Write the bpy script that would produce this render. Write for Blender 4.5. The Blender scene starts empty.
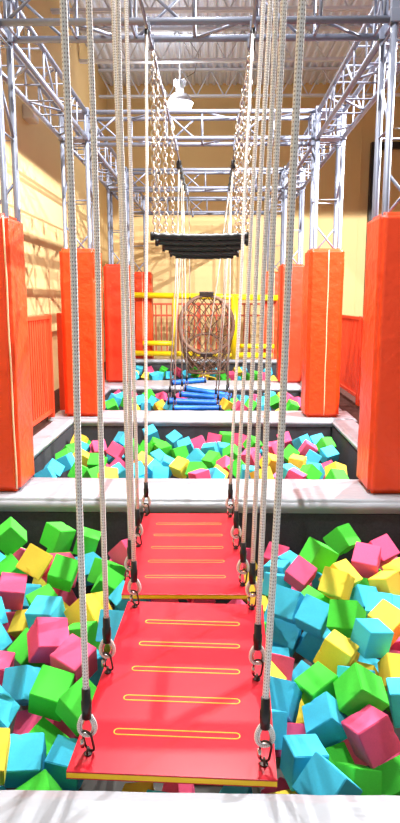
import bpy, bmesh, math, random
from mathutils import Vector, Matrix, Quaternion
random.seed(7)
SC = bpy.context.scene
COL = SC.collection
PI = math.pi

# ------------------------------------------------------------------ materials
def lin(c):
    return tuple(((v/255)/12.92 if v/255 <= .04045 else ((v/255+.055)/1.055)**2.4) for v in c)+(1.,)

def mat(name, rgb, rough=.5, metal=0., noise=0., nscale=20., bump=0., bscale=40., bdist=.01, spec=.5, coat=0., detail=4., stretch=None):
    m = bpy.data.materials.new(name); m.use_nodes = True
    nt = m.node_tree; b = nt.nodes['Principled BSDF']
    b.inputs['Base Color'].default_value = lin(rgb)
    b.inputs['Roughness'].default_value = rough
    b.inputs['Metallic'].default_value = metal
    b.inputs['Specular IOR Level'].default_value = spec
    b.inputs['Coat Weight'].default_value = coat
    tc = nt.nodes.new('ShaderNodeTexCoord')
    src = tc.outputs['Object']
    if stretch:
        mp = nt.nodes.new('ShaderNodeMapping'); mp.inputs['Scale'].default_value = stretch
        nt.links.new(src, mp.inputs['Vector']); src = mp.outputs['Vector']
    if noise:
        n = nt.nodes.new('ShaderNodeTexNoise'); n.inputs['Scale'].default_value = nscale; n.inputs['Detail'].default_value = detail
        nt.links.new(src, n.inputs['Vector'])
        mx = nt.nodes.new('ShaderNodeMix'); mx.data_type = 'RGBA'
        l = lin(rgb)
        mx.inputs['A'].default_value = tuple(v*(1-noise) for v in l[:3])+(1,)
        mx.inputs['B'].default_value = tuple(min(1, v*(1+noise)) for v in l[:3])+(1,)
        nt.links.new(n.outputs['Fac'], mx.inputs['Factor'])
        nt.links.new(mx.outputs['Result'], b.inputs['Base Color'])
    if bump:
        n2 = nt.nodes.new('ShaderNodeTexNoise'); n2.inputs['Scale'].default_value = bscale; n2.inputs['Detail'].default_value = detail
        nt.links.new(src, n2.inputs['Vector'])
        bp = nt.nodes.new('ShaderNodeBump'); bp.inputs['Strength'].default_value = bump; bp.inputs['Distance'].default_value = bdist
        nt.links.new(n2.outputs['Fac'], bp.inputs['Height'])
        nt.links.new(bp.outputs['Normal'], b.inputs['Normal'])
    return m

def rope_mat(name, light, dark, a=6., bv=2., amount=.5):
    m = bpy.data.materials.new(name); m.use_nodes = True
    nt = m.node_tree; b = nt.nodes['Principled BSDF']; N = nt.nodes.new; L = nt.links.new
    b.inputs['Roughness'].default_value = .75
    tc = N('ShaderNodeTexCoord'); sp = N('ShaderNodeSeparateXYZ'); L(tc.outputs['UV'], sp.inputs[0])
    def mth(op, x, y=None):
        n = N('ShaderNodeMath'); n.operation = op
        for i, v in enumerate((x, y)):
            if v is None: continue
            if isinstance(v, (int, float)): n.inputs[i].default_value = v
            else: L(v, n.inputs[i])
        return n.outputs[0]
    u = mth('MULTIPLY', sp.outputs[0], 2*PI*a); v = mth('MULTIPLY', sp.outputs[1], 2*PI*bv)
    s1 = mth('SINE', mth('ADD', u, v)); s2 = mth('SINE', mth('SUBTRACT', u, v))
    p = mth('MULTIPLY', s1, s2)
    cr = N('ShaderNodeValToRGB'); cr.color_ramp.elements[0].position = .08; cr.color_ramp.elements[1].position = .36
    cr.color_ramp.elements[0].color = lin(dark); cr.color_ramp.elements[1].color = lin(light)
    L(mth('ADD', mth('MULTIPLY', p, amount), .5), cr.inputs['Fac']); L(cr.outputs['Color'], b.inputs['Base Color'])
    bp = N('ShaderNodeBump'); bp.inputs['Strength'].default_value = .6; bp.inputs['Distance'].default_value = .002
    L(p, bp.inputs['Height']); L(bp.outputs['Normal'], b.inputs['Normal'])
    return m

def emit(name, rgb, s):
    m = bpy.data.materials.new(name); m.use_nodes = True
    b = m.node_tree.nodes['Principled BSDF']
    b.inputs['Emission Color'].default_value = lin(rgb); b.inputs['Emission Strength'].default_value = s
    return m

M = dict(
 foam_g=mat('foam_green', (76, 210, 66), .9, noise=.10, nscale=25, bump=.35, bscale=90, bdist=.004, spec=.2),
 foam_b=mat('foam_blue', (72, 194, 226), .9, noise=.10, nscale=25, bump=.35, bscale=90, bdist=.004, spec=.2),
 foam_k=mat('foam_pink', (240, 92, 136), .9, noise=.10, nscale=25, bump=.35, bscale=90, bdist=.004, spec=.2),
 foam_y=mat('foam_yellow', (250, 218, 78), .9, noise=.08, nscale=25, bump=.35, bscale=90, bdist=.004, spec=.2),
 vinyl=mat('grey_vinyl', (158, 163, 172), .32, noise=.05, nscale=3, bump=.35, bscale=5, bdist=.03, detail=3, stretch=(1, 2.2, 1)),
 carpet_dark=mat('charcoal_carpet', (66, 67, 72), .95, noise=.25, nscale=60, bump=.3, bscale=150, spec=.1),
 walkway=mat('brown_carpet', (74, 48, 44), .95, noise=.35, nscale=40, bump=.3, bscale=120, spec=.1),
 concrete=mat('grey_concrete', (84, 82, 80), .9, noise=.2, nscale=6),
 wall=mat('yellow_wall_paint', (220, 190, 134), .75, noise=.03, nscale=2, bump=.05, bscale=60),
 ceil=mat('white_metal_deck', (222, 232, 252), .6),
 joist=mat('white_painted_steel', (212, 218, 230), .55),
 pad=mat('orange_vinyl', (228, 66, 18), .38, noise=.05, nscale=6, bump=.6, bscale=12, bdist=.02, detail=3),
 pad_shade=mat('orange_vinyl_shaded', (214, 56, 26), .38, noise=.05, nscale=6, bump=.35, bscale=9, bdist=.02, detail=3),  # darker copy of the orange vinyl, shade painted into the colour
 piping=mat('pale_piping', (240, 205, 165), .5),
 alu=mat('grey_aluminium', (126, 132, 150), .48, metal=.35, noise=.06, nscale=12),
 steel=mat('bright_steel', (200, 196, 190), .25, metal=1.),
 chain=mat('zinc_chain', (206, 200, 190), .3, metal=.9),
 dark_steel=mat('dark_steel', (70, 62, 58), .35, metal=.8),
 black=mat('black_rubber', (18, 17, 20), .4, noise=.3, nscale=40),
 black_paint=mat('black_paint', (20, 16, 16), .45),
 red=mat('red_plastic_sheet', (196, 16, 40), .32, noise=.05, nscale=14, bump=.06, bscale=200, bdist=.002),
 core=mat('yellow_plastic_core', (255, 208, 36), .45),
 groove=mat('yellow_groove', (244, 214, 60), .5),
 blue=mat('blue_padding', (28, 112, 220), .35, noise=.35, nscale=30, bump=.5, bscale=30, bdist=.008),
 fence=mat('orange_fence_paint', (226, 70, 32), .5, noise=.06, nscale=8),
 fence_back=mat('rust_fence_paint', (190, 78, 46), .5),
 yellow=mat('yellow_pipe_paint', (248, 214, 22), .35),
 net=mat('brown_net_cord', (120, 92, 76), .8),
 white_plastic=mat('white_plastic', (206, 196, 176), .5),
 red_plastic=mat('red_plastic', (190, 20, 24), .4),
 lamp=emit('lamp_lens', (255, 250, 240), 14.),
 rope=rope_mat('braided_white_rope', (250, 248, 246), (150, 138, 132), 4., 3.),
 cord=rope_mat('thin_grey_cord', (196, 186, 172), (110, 100, 94)),
)

# ------------------------------------------------------------------ mesh builder
class MB:
    def __init__(s): s.v = []; s.f = []; s.uv = []; s.smooth = []
    def add(s, vs, fs, uvs=None, smooth=False):
        o = len(s.v); s.v += [tuple(x) for x in vs]
        for i, f in enumerate(fs):
            s.f.append(tuple(o+k for k in f)); s.uv.append(uvs[i] if uvs else [(0, 0)]*len(f)); s.smooth.append(smooth)
        return s
    def box(s, x0, x1, y0, y1, z0, z1, bev=0., M4=None):
        bm = bmesh.new(); bmesh.ops.create_cube(bm, size=1)
        for v in bm.verts:
            v.co = Vector(((x0+x1)/2+v.co.x*(x1-x0), (y0+y1)/2+v.co.y*(y1-y0), (z0+z1)/2+v.co.z*(z1-z0)))
        if bev: bmesh.ops.bevel(bm, geom=bm.edges[:]+bm.verts[:], offset=bev, segments=2, affect='EDGES', profile=.5)
        if M4: bmesh.ops.transform(bm, matrix=M4, verts=bm.verts[:])
        bm.verts.index_update()
        s.add([v.co for v in bm.verts], [[v.index for v in f.verts] for f in bm.faces]); bm.free(); return s
    def tube(s, pts, r, n=8, closed=False, caps=True, uvr=None):
        pts = [Vector(p) for p in pts]; m = len(pts)
        if not hasattr(r, '__len__'): r = [r]*m
        T = []
        for i in range(m):
            a = pts[i-1] if (i > 0 or closed) else pts[i]
            b = pts[(i+1) % m] if (i < m-1 or closed) else pts[i]
            t = (b-a); T.append(t.normalized() if t.length > 1e-9 else Vector((0, 0, 1)))
        ref = Vector((0, 0, 1)) if abs(T[0].z) < .9 else Vector((1, 0, 0))
        nx = T[0].cross(ref).normalized(); vs = []; V = [0.]
        for i in range(m):
            nx = (nx-T[i]*nx.dot(T[i])).normalized(); ny = T[i].cross(nx)
            for k in range(n):
                a = 2*PI*k/n; vs.append(pts[i]+(nx*math.cos(a)+ny*math.sin(a))*r[i])
            if i: V.append(V[-1]+(pts[i]-pts[i-1]).length/(2*PI*max(r[i], 1e-4)))
        if closed: V.append(V[-1]+(pts[0]-pts[-1]).length/(2*PI*r[0]))
        fs = []; uv = []
        for i in range(m if closed else m-1):
            j = (i+1) % m
            for k in range(n):
                l = (k+1) % n
                fs.append((i*n+k, i*n+l, j*n+l, j*n+k))
                uv.append([(k/n, V[i]), ((k+1)/n, V[i]), ((k+1)/n, V[i+1]), (k/n, V[i+1])])
        s.add(vs, fs, uv, True)
        if caps and not closed:
            o = len(s.v)-m*n
            s.f.append(tuple(o+k for k in range(n))[::-1]); s.f.append(tuple(o+(m-1)*n+k for k in range(n)))
            s.uv += [[(0, 0)]*n]*2; s.smooth += [False]*2
        return s
    def build(s, name, m, parent=None, loc=None, shared=None):
        me = bpy.data.meshes.new(name); me.from_pydata(s.v, [], s.f); me.materials.append(m)
        me.polygons.foreach_set('use_smooth', s.smooth)
        ul = me.uv_layers.new(name='UVMap'); k = 0
        for u in s.uv:
            for c in u: ul.data[k].uv = c; k += 1
        bm = bmesh.new(); bm.from_mesh(me); bmesh.ops.recalc_face_normals(bm, faces=bm.faces[:]); bm.to_mesh(me); bm.free()
        o = bpy.data.objects.new(name, me); COL.objects.link(o)
        if loc: o.location = loc
        if parent: o.parent = parent
        return o

def thing(name, label, cat, loc=(0, 0, 0), group=None, rz=0.):
    o = bpy.data.objects.new(name, None); COL.objects.link(o); o.empty_display_size = .1
    o.location = loc; o.rotation_euler = (0, 0, rz)
    return tag(o, label, cat, group)
def tag(o, label, cat, group=None):
    o['label'] = label; o['category'] = cat
    if group: o['group'] = group
    return o
def struct(o): o['kind'] = 'structure'; return o
def copy_tree(o, parent=None):
    c = o.copy(); COL.objects.link(c)
    if parent: c.parent = parent
    for ch in list(o.children): copy_tree(ch, c)
    return c
def stadium(c, ax, up, L, W, n=6):
    # closed loop, long axis 'ax', short axis 'up', overall L x W (centre line)
    ax = Vector(ax).normalized(); up = Vector(up).normalized(); c = Vector(c); r = W/2; h = L/2-r; out = []
    for sgn in (1, -1):
        for k in range(n+1):
            a = -PI/2+PI*k/n
            out.append(c+ax*(sgn*(h+r*math.cos(a)))+up*(sgn*r*math.sin(a)))
    return out

ADDED_W, ADDED_SIDE_W, HIGH_W, WORLD, EXPO = 880., 1550., 15., .37, 0.34
# foam cubes: pit, colour, place, turn, edge
CUBES = [
(1, 'g', (-1.285, 3.844, -0.109), (0.575, -0.15, -0.305, 0.744), 0.151),
(1, 'g', (-1.33, 4.131, -0.395), (-0.453, 0.474, 0.219, 0.722), 0.141),
(1, 'g', (-1.01, 3.967, -0.154), (-0.143, 0.29, 0.941, -0.099), 0.146),
(1, 'g', (-1.061, 4.141, -0.369), (-0.108, 0.28, 0.92, -0.252), 0.129),
(1, 'g', (-0.829, 4.015, -0.212), (0.707, -0.689, 0.092, 0.127), 0.142),
(1, 'k', (-0.9, 3.573, -0.214), (0.019, 0.121, 0.9, -0.417), 0.155),
(1, 'b', (-0.776, 3.791, -0.302), (0.128, 0.145, 0.895, -0.401), 0.146),
(1, 'y', (-1.014, 3.441, -0.106), (0.69, 0.503, -0.183, 0.487), 0.151),
(1, 'g', (-0.829, 3.337, -0.124), (-0.141, 0.055, 0.935, 0.32), 0.135),
(1, 'k', (-1.248, 3.97, -0.309), (-0.465, 0.818, -0.298, 0.16), 0.119),
(1, 'g', (-1.246, 3.734, -0.29), (-0.336, 0.853, -0.398, -0.016), 0.131),
(1, 'b', (-1.476, 3.999, -0.349), (-0.067, 0.401, -0.107, 0.907), 0.127),
(1, 'k', (-1.109, 3.303, -0.218), (0.629, 0.21, -0.055, 0.747), 0.141),
(1, 'g', (-0.889, 3.16, -0.227), (-0.15, 0.867, -0.474, 0.024), 0.136),
(1, 'b', (-0.835, 2.988, -0.199), (0.042, 0.108, 0.986, 0.118), 0.142),
(1, 'y', (-1.006, 3.217, -0.378), (-0.283, 0.905, -0.186, 0.256), 0.129),
(1, 'y', (-0.619, 3.019, -0.208), (0.342, 0.21, 0.888, -0.223), 0.16),
(1, 'k', (-0.751, 2.702, -0.167), (-0.259, 0.926, 0.196, -0.194), 0.148),
(1, 'k', (-0.586, 2.49, -0.148), (-0.159, 0.95, -0.261, -0.072), 0.14),
(1, 'g', (-0.873, 2.831, -0.3), (-0.344, -0.278, -0.199, 0.875), 0.135),
(1, 'b', (-1.175, 3.079, -0.247), (0.049, 0.817, -0.192, -0.541), 0.141),
(1, 'b', (-1.099, 2.901, -0.296), (-0.046, 0.876, -0.128, -0.463), 0.131),
(1, 'k', (-0.978, 2.621, -0.282), (0.686, 0.072, 0.047, 0.723), 0.138),
(1, 'b', (-0.81, 2.516, -0.276), (0.103, 0.263, 0.896, -0.342), 0.138),
(1, 'g', (-0.651, 2.354, -0.201), (-0.117, 0.065, 0.969, 0.208), 0.138),
(1, 'g', (-0.501, 2.217, -0.162), (-0.311, 0.84, 0.444, -0.0), 0.132),
(1, 'b', (-0.872, 2.251, -0.23), (0.025, 0.407, -0.0, 0.913), 0.145),
(1, 'k', (-0.753, 2.436, -0.436), (-0.238, 0.961, -0.022, 0.142), 0.13),
(1, 'g', (-0.672, 2.231, -0.37), (0.007, 0.953, -0.116, -0.28), 0.145),
(1, 'y', (-0.757, 1.908, -0.141), (-0.14, 0.721, -0.627, -0.261), 0.136),
(1, 'b', (-0.667, 2.028, -0.249), (0.642, 0.192, -0.15, 0.727), 0.131),
(1, 'b', (-0.529, 2.081, -0.308), (-0.059, 0.078, 0.993, 0.066), 0.128),
(1, 'g', (-0.579, 1.901, -0.315), (0.286, 0.022, 0.75, -0.596), 0.125),
(1, 'b', (-0.436, 2.782, -0.145), (-0.466, 0.844, -0.169, 0.205), 0.144),
(1, 'g', (-0.626, 2.828, -0.233), (-0.43, 0.454, -0.438, 0.646), 0.132),
(1, 'b', (-0.476, 3.347, -0.281), (-0.067, 0.903, 0.251, 0.343), 0.13),
(1, 'k', (-0.539, 3.836, -0.217), (0.52, -0.749, -0.098, -0.4), 0.146),
(1, 'g', (-0.604, 3.472, -0.254), (-0.178, 0.937, -0.041, -0.298), 0.126),
(1, 'b', (-0.577, 2.648, -0.269), (0.117, -0.635, 0.259, 0.718), 0.139),
(1, 'g', (-0.642, 3.663, -0.275), (-0.491, 0.8, -0.298, 0.176), 0.148),
(1, 'k', (0.43, 4.077, -0.34), (-0.256, 0.946, -0.195, -0.027), 0.142),
(1, 'b', (0.499, 3.901, -0.315), (-0.085, 0.918, -0.376, -0.096), 0.125),
(1, 'b', (0.41, 3.777, -0.312), (0.048, 0.231, 0.971, -0.022), 0.133),
(1, 'b', (0.387, 3.594, -0.307), (-0.448, 0.686, -0.378, 0.431), 0.13),
(1, 'k', (0.512, 3.505, -0.195), (-0.123, 0.32, 0.87, 0.353), 0.133),
(1, 'g', (0.643, 3.681, -0.156), (-0.162, 0.551, 0.791, -0.21), 0.15),
(1, 'g', (0.844, 3.978, -0.167), (0.841, -0.366, -0.126, 0.379), 0.145),
(1, 'k', (0.935, 3.689, -0.186), (-0.284, 0.939, -0.194, 0.028), 0.149),
(1, 'k', (1.064, 3.858, -0.197), (-0.272, 0.012, -0.377, 0.885), 0.144),
(1, 'y', (1.194, 3.907, -0.37), (0.02, -0.256, -0.105, 0.961), 0.133),
(1, 'y', (0.744, 3.5, -0.22), (-0.06, 0.884, -0.349, -0.306), 0.15),
(1, 'y', (0.675, 3.27, -0.145), (0.274, -0.13, -0.453, 0.838), 0.136),
(1, 'y', (1.017, 3.524, -0.268), (0.183, 0.416, 0.89, -0.02), 0.131),
(1, 'g', (1.232, 3.76, -0.385), (-0.227, 0.767, -0.224, 0.557), 0.119),
(1, 'g', (0.537, 3.279, -0.287), (-0.038, 0.953, -0.234, -0.19), 0.148),
(1, 'b', (0.385, 3.093, -0.178), (0.242, -0.071, -0.44, 0.862), 0.146),
(1, 'g', (0.656, 2.912, -0.159), (-0.007, 0.27, 0.882, -0.386), 0.14),
(1, 'b', (0.512, 3.004, -0.195), (-0.015, 0.269, 0.887, 0.375), 0.14),
(1, 'b', (0.861, 3.419, -0.322), (0.859, -0.452, 0.043, 0.236), 0.138),
(1, 'b', (0.895, 3.215, -0.263), (0.148, -0.046, -0.236, 0.959), 0.133),
(1, 'b', (1.063, 3.354, -0.346), (-0.172, 0.977, -0.124, 0.02), 0.127),
(1, 'y', (0.878, 3.018, -0.237), (-0.067, 0.375, 0.903, 0.2), 0.142),
(1, 'b', (0.737, 2.75, -0.167), (-0.079, 0.567, 0.818, -0.056), 0.129),
(1, 'b', (0.378, 3.129, -0.376), (-0.035, 0.21, 0.918, 0.334), 0.148),
(1, 'b', (0.559, 3.096, -0.382), (-0.056, 0.272, 0.635, 0.721), 0.163),
(1, 'y', (0.567, 2.696, -0.218), (0.006, 0.945, -0.257, -0.2), 0.134),
(1, 'y', (0.828, 2.628, -0.266), (0.675, 0.173, 0.291, -0.655), 0.125),
(1, 'k', (0.921, 2.886, -0.396), (-0.285, -0.496, 0.034, 0.82), 0.126),
(1, 'b', (0.751, 2.833, -0.406), (-0.173, 0.963, -0.19, -0.085), 0.123),
(1, 'y', (0.69, 2.677, -0.336), (-0.103, 0.353, 0.797, -0.48), 0.113),
(1, 'b', (0.619, 2.528, -0.252), (-0.46, 0.819, -0.228, 0.258), 0.12),
(1, 'g', (0.592, 2.327, -0.17), (0.664, -0.251, -0.397, 0.582), 0.141),
(1, 'g', (0.456, 2.453, -0.24), (-0.234, -0.199, -0.018, 0.951), 0.137),
(1, 'k', (0.289, 2.765, -0.338), (-0.023, 0.225, -0.516, 0.826), 0.135),
(1, 'y', (0.213, 2.593, -0.298), (-0.028, 0.915, -0.175, -0.362), 0.151),
(1, 'b', (0.277, 2.387, -0.245), (0.201, -0.09, -0.35, 0.91), 0.138),
(1, 'b', (0.196, 2.188, -0.227), (-0.109, 0.254, -0.486, 0.829), 0.129),
(1, 'k', (0.288, 2.249, -0.322), (-0.067, 0.18, -0.427, 0.884), 0.119),
(1, 'b', (0.45, 2.271, -0.251), (0.684, -0.175, -0.338, 0.622), 0.128),
(1, 'k', (0.594, 2.152, -0.224), (0.217, 0.56, 0.798, 0.047), 0.137),
(1, 'g', (0.462, 2.174, -0.373), (-0.246, 0.118, -0.3, 0.914), 0.114),
(1, 'b', (0.335, 2.074, -0.276), (-0.01, 0.628, 0.777, -0.054), 0.13),
(1, 'b', (0.392, 1.919, -0.256), (-0.276, -0.343, -0.154, 0.885), 0.142),
(1, 'g', (0.524, 2.044, -0.344), (0.087, 0.534, 0.797, -0.269), 0.121),
(1, 'g', (0.699, 2.109, -0.414), (0.054, -0.351, -0.081, 0.931), 0.14),
(1, 'k', (0.778, 2.284, -0.47), (-0.33, 0.768, -0.503, 0.222), 0.126),
(1, 'b', (0.806, 2.403, -0.253), (0.093, 0.75, 0.655, 0.017), 0.142),
(1, 'k', (0.268, 2.114, -0.498), (0.058, 0.927, -0.369, -0.007), 0.123),
(1, 'y', (0.214, 4.15, -0.431), (-0.153, 0.868, -0.222, -0.417), 0.128),
(1, 'k', (0.178, 4.024, -0.311), (-0.273, 0.414, -0.523, 0.693), 0.127),
(1, 'b', (0.364, 3.324, -0.421), (-0.423, 0.731, -0.408, 0.345), 0.126),
(1, 'y', (-0.285, 2.18, -0.562), (0.094, 0.99, -0.053, 0.087), 0.118),
(1, 'k', (-0.125, 2.169, -0.547), (0.09, 0.993, -0.025, 0.071), 0.119),
(1, 'b', (0.093, 2.186, -0.572), (0.095, 0.974, -0.177, 0.1), 0.117),
(2, 'y', (-1.506, 7.049, -0.2), (0.018, 0.716, 0.645, -0.269), 0.142),
(2, 'b', (-1.403, 6.636, -0.206), (-0.358, -0.633, 0.684, -0.067), 0.142),
(2, 'g', (-1.491, 6.269, -0.215), (-0.294, 0.728, -0.618, 0.038), 0.142),
(2, 'b', (-1.491, 5.759, -0.2), (0.742, -0.149, -0.414, 0.505), 0.142),
(2, 'b', (-1.424, 6.018, -0.19), (0.748, -0.184, -0.139, 0.622), 0.142),
(2, 'y', (-1.308, 6.176, -0.188), (0.455, 0.792, -0.207, 0.351), 0.142),
(2, 'g', (-1.478, 6.466, -0.198), (0.784, 0.333, 0.191, 0.487), 0.142),
(2, 'g', (-1.247, 5.729, -0.2), (0.849, -0.021, -0.511, 0.133), 0.142),
(2, 'g', (-1.128, 6.054, -0.197), (0.651, -0.337, -0.628, 0.263), 0.142),
(2, 'k', (-1.215, 6.661, -0.2), (0.377, 0.722, -0.143, -0.563), 0.142),
(2, 'b', (-1.501, 5.553, -0.2), (-0.199, -0.142, -0.63, 0.737), 0.142),
(2, 'g', (-1.062, 5.582, -0.206), (0.324, 0.411, 0.85, -0.062), 0.142),
(2, 'k', (-1.018, 6.565, -0.198), (0.285, -0.399, 0.749, 0.444), 0.142),
(2, 'k', (-0.893, 5.917, -0.2), (-0.348, -0.223, -0.531, 0.74), 0.142),
(2, 'b', (-1.02, 7.112, -0.2), (-0.308, -0.302, 0.885, -0.174), 0.142),
(2, 'b', (-0.862, 5.645, -0.203), (-0.269, 0.84, -0.472, -0.02), 0.142),
(2, 'g', (-0.848, 6.725, -0.214), (-0.306, 0.782, -0.534, 0.094), 0.142),
(2, 'g', (-0.695, 6.606, -0.196), (0.343, -0.363, 0.757, 0.422), 0.142),
(2, 'y', (-0.689, 6.073, -0.2), (-0.078, 0.276, 0.551, 0.783), 0.142),
(2, 'b', (-0.715, 7.263, -0.162), (0.843, -0.473, -0.249, 0.05), 0.142),
(2, 'g', (-0.614, 6.781, -0.203), (0.474, -0.592, 0.594, -0.267), 0.142),
(2, 'b', (-0.553, 6.195, -0.2), (0.529, -0.65, -0.123, -0.532), 0.142),
(2, 'b', (-0.558, 5.818, -0.211), (0.079, 0.489, 0.653, -0.574), 0.142),
(2, 'b', (-0.706, 5.72, -0.204), (-0.307, 0.376, 0.845, 0.225), 0.142),
(2, 'y', (-0.917, 5.422, -0.169), (0.9, -0.359, 0.02, 0.246), 0.142),
(2, 'b', (-0.428, 7.123, -0.2), (0.825, -0.435, -0.346, 0.104), 0.142),
(2, 'g', (-0.518, 6.521, -0.185), (0.12, 0.698, 0.264, -0.655), 0.142),
(2, 'b', (-0.439, 5.99, -0.207), (0.093, 0.705, -0.653, -0.26), 0.142),
(2, 'g', (-0.335, 6.428, -0.194), (0.811, 0.024, -0.178, -0.557), 0.142),
(2, 'y', (-0.297, 5.855, -0.19), (0.431, 0.836, -0.267, -0.211), 0.142),
(2, 'b', (-0.156, 6.285, -0.2), (0.535, -0.746, -0.243, -0.314), 0.142),
(2, 'k', (0.017, 7.093, -0.191), (0.133, 0.759, 0.015, 0.637), 0.142),
(2, 'k', (-0.15, 6.93, -0.202), (0.159, -0.124, 0.811, 0.55), 0.142),
(2, 'b', (-0.026, 6.532, -0.186), (0.627, -0.465, 0.457, 0.427), 0.142),
(2, 'g', (0.005, 6.166, -0.2), (0.711, 0.437, 0.547, -0.06), 0.142),
(2, 'b', (-0.287, 6.765, -0.198), (0.438, 0.459, 0.306, 0.709), 0.142),
(2, 'g', (-0.143, 5.752, -0.2), (0.785, 0.133, -0.361, 0.486), 0.142),
(2, 'k', (-0.108, 5.394, -0.165), (0.866, 0.033, -0.101, -0.488), 0.142),
(2, 'b', (0.006, 5.554, -0.21), (0.251, -0.279, -0.314, 0.872), 0.142),
(2, 'b', (-0.472, 5.574, -0.2), (0.25, 0.606, 0.705, -0.271), 0.142),
(2, 'g', (0.156, 7.242, -0.212), (0.392, 0.466, 0.57, 0.552), 0.142),
(2, 'b', (0.113, 6.68, -0.22), (-0.132, -0.113, 0.979, 0.108), 0.142),
(2, 'g', (0.202, 6.457, -0.199), (0.689, -0.116, 0.431, -0.57), 0.142),
(2, 'k', (0.131, 6.01, -0.219), (0.876, 0.33, 0.338, 0.099), 0.142),
(2, 'k', (0.322, 7.086, -0.2), (0.567, 0.208, 0.628, -0.491), 0.142),
(2, 'g', (0.446, 6.886, -0.2), (-0.008, -0.342, 0.781, -0.522), 0.142),
(2, 'k', (0.392, 6.338, -0.2), (0.628, 0.604, 0.162, 0.464), 0.142),
(2, 'g', (0.24, 5.835, -0.182), (-0.193, 0.381, 0.709, 0.561), 0.142),
(2, 'b', (0.335, 5.675, -0.205), (0.747, 0.025, -0.665, 0.005), 0.142),
(2, 'y', (0.563, 6.098, -0.2), (0.544, -0.626, 0.533, -0.167), 0.142),
(2, 'k', (0.633, 6.651, -0.2), (-0.291, 0.777, -0.161, -0.534), 0.142),
(2, 'y', (0.043, 5.761, -0.25), (0.424, 0.237, 0.862, 0.146), 0.142),
(2, 'y', (0.441, 5.512, -0.177), (-0.283, 0.107, -0.531, 0.791), 0.142),
(2, 'k', (0.821, 7.107, -0.203), (0.533, -0.34, -0.734, 0.246), 0.142),
(2, 'g', (0.798, 6.431, -0.2), (0.794, 0.451, -0.242, 0.327), 0.142),
(2, 'y', (0.823, 6.065, -0.2), (0.192, 0.052, -0.038, 0.979), 0.142),
(2, 'b', (0.996, 6.978, -0.196), (-0.099, 0.531, 0.36, 0.761), 0.142),
(2, 'k', (1.016, 6.659, -0.2), (0.588, 0.366, -0.32, -0.646), 0.142),
(2, 'b', (0.999, 6.267, -0.2), (0.011, -0.492, 0.119, 0.862), 0.142),
(2, 'b', (1.18, 7.017, -0.204), (0.213, 0.633, -0.609, 0.429), 0.142),
(2, 'g', (1.237, 6.836, -0.196), (-0.315, 0.475, 0.813, 0.122), 0.142),
(2, 'b', (1.192, 6.396, -0.2), (-0.104, -0.174, 0.486, 0.85), 0.142),
(2, 'k', (1.096, 5.958, -0.23), (-0.291, 0.487, 0.656, 0.497), 0.142),
(2, 'y', (1.133, 5.706, -0.19), (0.431, -0.16, 0.305, 0.834), 0.142),
(2, 'g', (1.105, 5.508, -0.2), (0.465, -0.358, 0.351, 0.73), 0.142),
(2, 'b', (0.695, 5.711, -0.203), (0.176, -0.269, 0.736, -0.596), 0.142),
(2, 'k', (0.726, 5.458, -0.179), (0.283, -0.009, -0.671, 0.685), 0.142),
(2, 'g', (0.871, 5.607, -0.183), (-0.244, 0.819, -0.422, 0.303), 0.142),
(2, 'b', (0.95, 5.819, -0.222), (0.89, 0.322, -0.123, -0.297), 0.142),
(3, 'k', (-1.467, 9.891, -0.125), (0.305, 0.083, 0.866, -0.389), 0.142),
(3, 'b', (-1.478, 9.538, -0.118), (0.881, 0.111, 0.22, 0.405), 0.142),
(3, 'g', (-1.432, 8.96, -0.114), (0.524, 0.352, -0.758, -0.166), 0.142),
(3, 'g', (-1.271, 9.362, -0.12), (0.397, -0.48, 0.677, -0.392), 0.142),
(3, 'b', (-1.396, 9.719, -0.115), (0.305, -0.126, 0.722, -0.609), 0.142),
(3, 'k', (-1.231, 9.759, -0.12), (0.299, 0.92, 0.13, 0.216), 0.142),
(3, 'g', (-1.015, 10.078, -0.12), (0.04, -0.299, 0.104, 0.948), 0.142),
(3, 'b', (-0.862, 9.277, -0.12), (0.932, -0.246, 0.226, -0.14), 0.142),
(3, 'k', (-0.783, 9.766, -0.12), (0.825, 0.524, -0.209, 0.017), 0.142),
(3, 'b', (-1.104, 9.461, -0.12), (0.478, -0.206, 0.051, 0.852), 0.142),
(3, 'b', (-0.952, 9.005, -0.12), (0.646, 0.762, 0.03, 0.038), 0.142),
(3, 'b', (0.444, 9.59, -0.12), (0.727, 0.112, -0.652, 0.182), 0.142),
(3, 'g', (0.31, 9.18, -0.13), (0.653, 0.315, -0.688, -0.035), 0.142),
(3, 'y', (0.191, 9.031, -0.106), (-0.395, 0.281, -0.078, 0.871), 0.142),
(3, 'k', (0.632, 9.693, -0.12), (0.715, 0.684, 0.143, -0.031), 0.142),
(3, 'b', (0.726, 9.309, -0.12), (0.229, 0.873, 0.36, -0.237), 0.142),
(3, 'b', (0.899, 9.944, -0.126), (0.842, 0.127, -0.051, -0.522), 0.142),
(3, 'g', (0.926, 9.406, -0.12), (0.183, 0.206, 0.903, -0.329), 0.142),
(3, 'k', (1.145, 9.642, -0.111), (0.441, -0.167, 0.814, 0.341), 0.142),
(3, 'g', (1.123, 8.959, -0.12), (-0.145, 0.963, 0.091, -0.207), 0.142),
(3, 'b', (0.734, 8.866, -0.12), (0.526, 0.602, 0.466, -0.38), 0.142),
(3, 'k', (1.24, 9.319, -0.12), (0.891, -0.231, -0.011, -0.39), 0.142),
(3, 'y', (1.074, 9.831, -0.124), (0.079, -0.139, 0.946, -0.283), 0.142),
(3, 'k', (-0.314, 8.762, -0.12), (0.603, -0.474, -0.622, 0.159), 0.142),
(3, 'b', (-0.107, 8.85, -0.12), (0.329, -0.014, 0.788, 0.521), 0.142),
(3, 'b', (-0.586, 8.882, -0.113), (-0.285, -0.306, 0.907, -0.053), 0.142),
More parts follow.
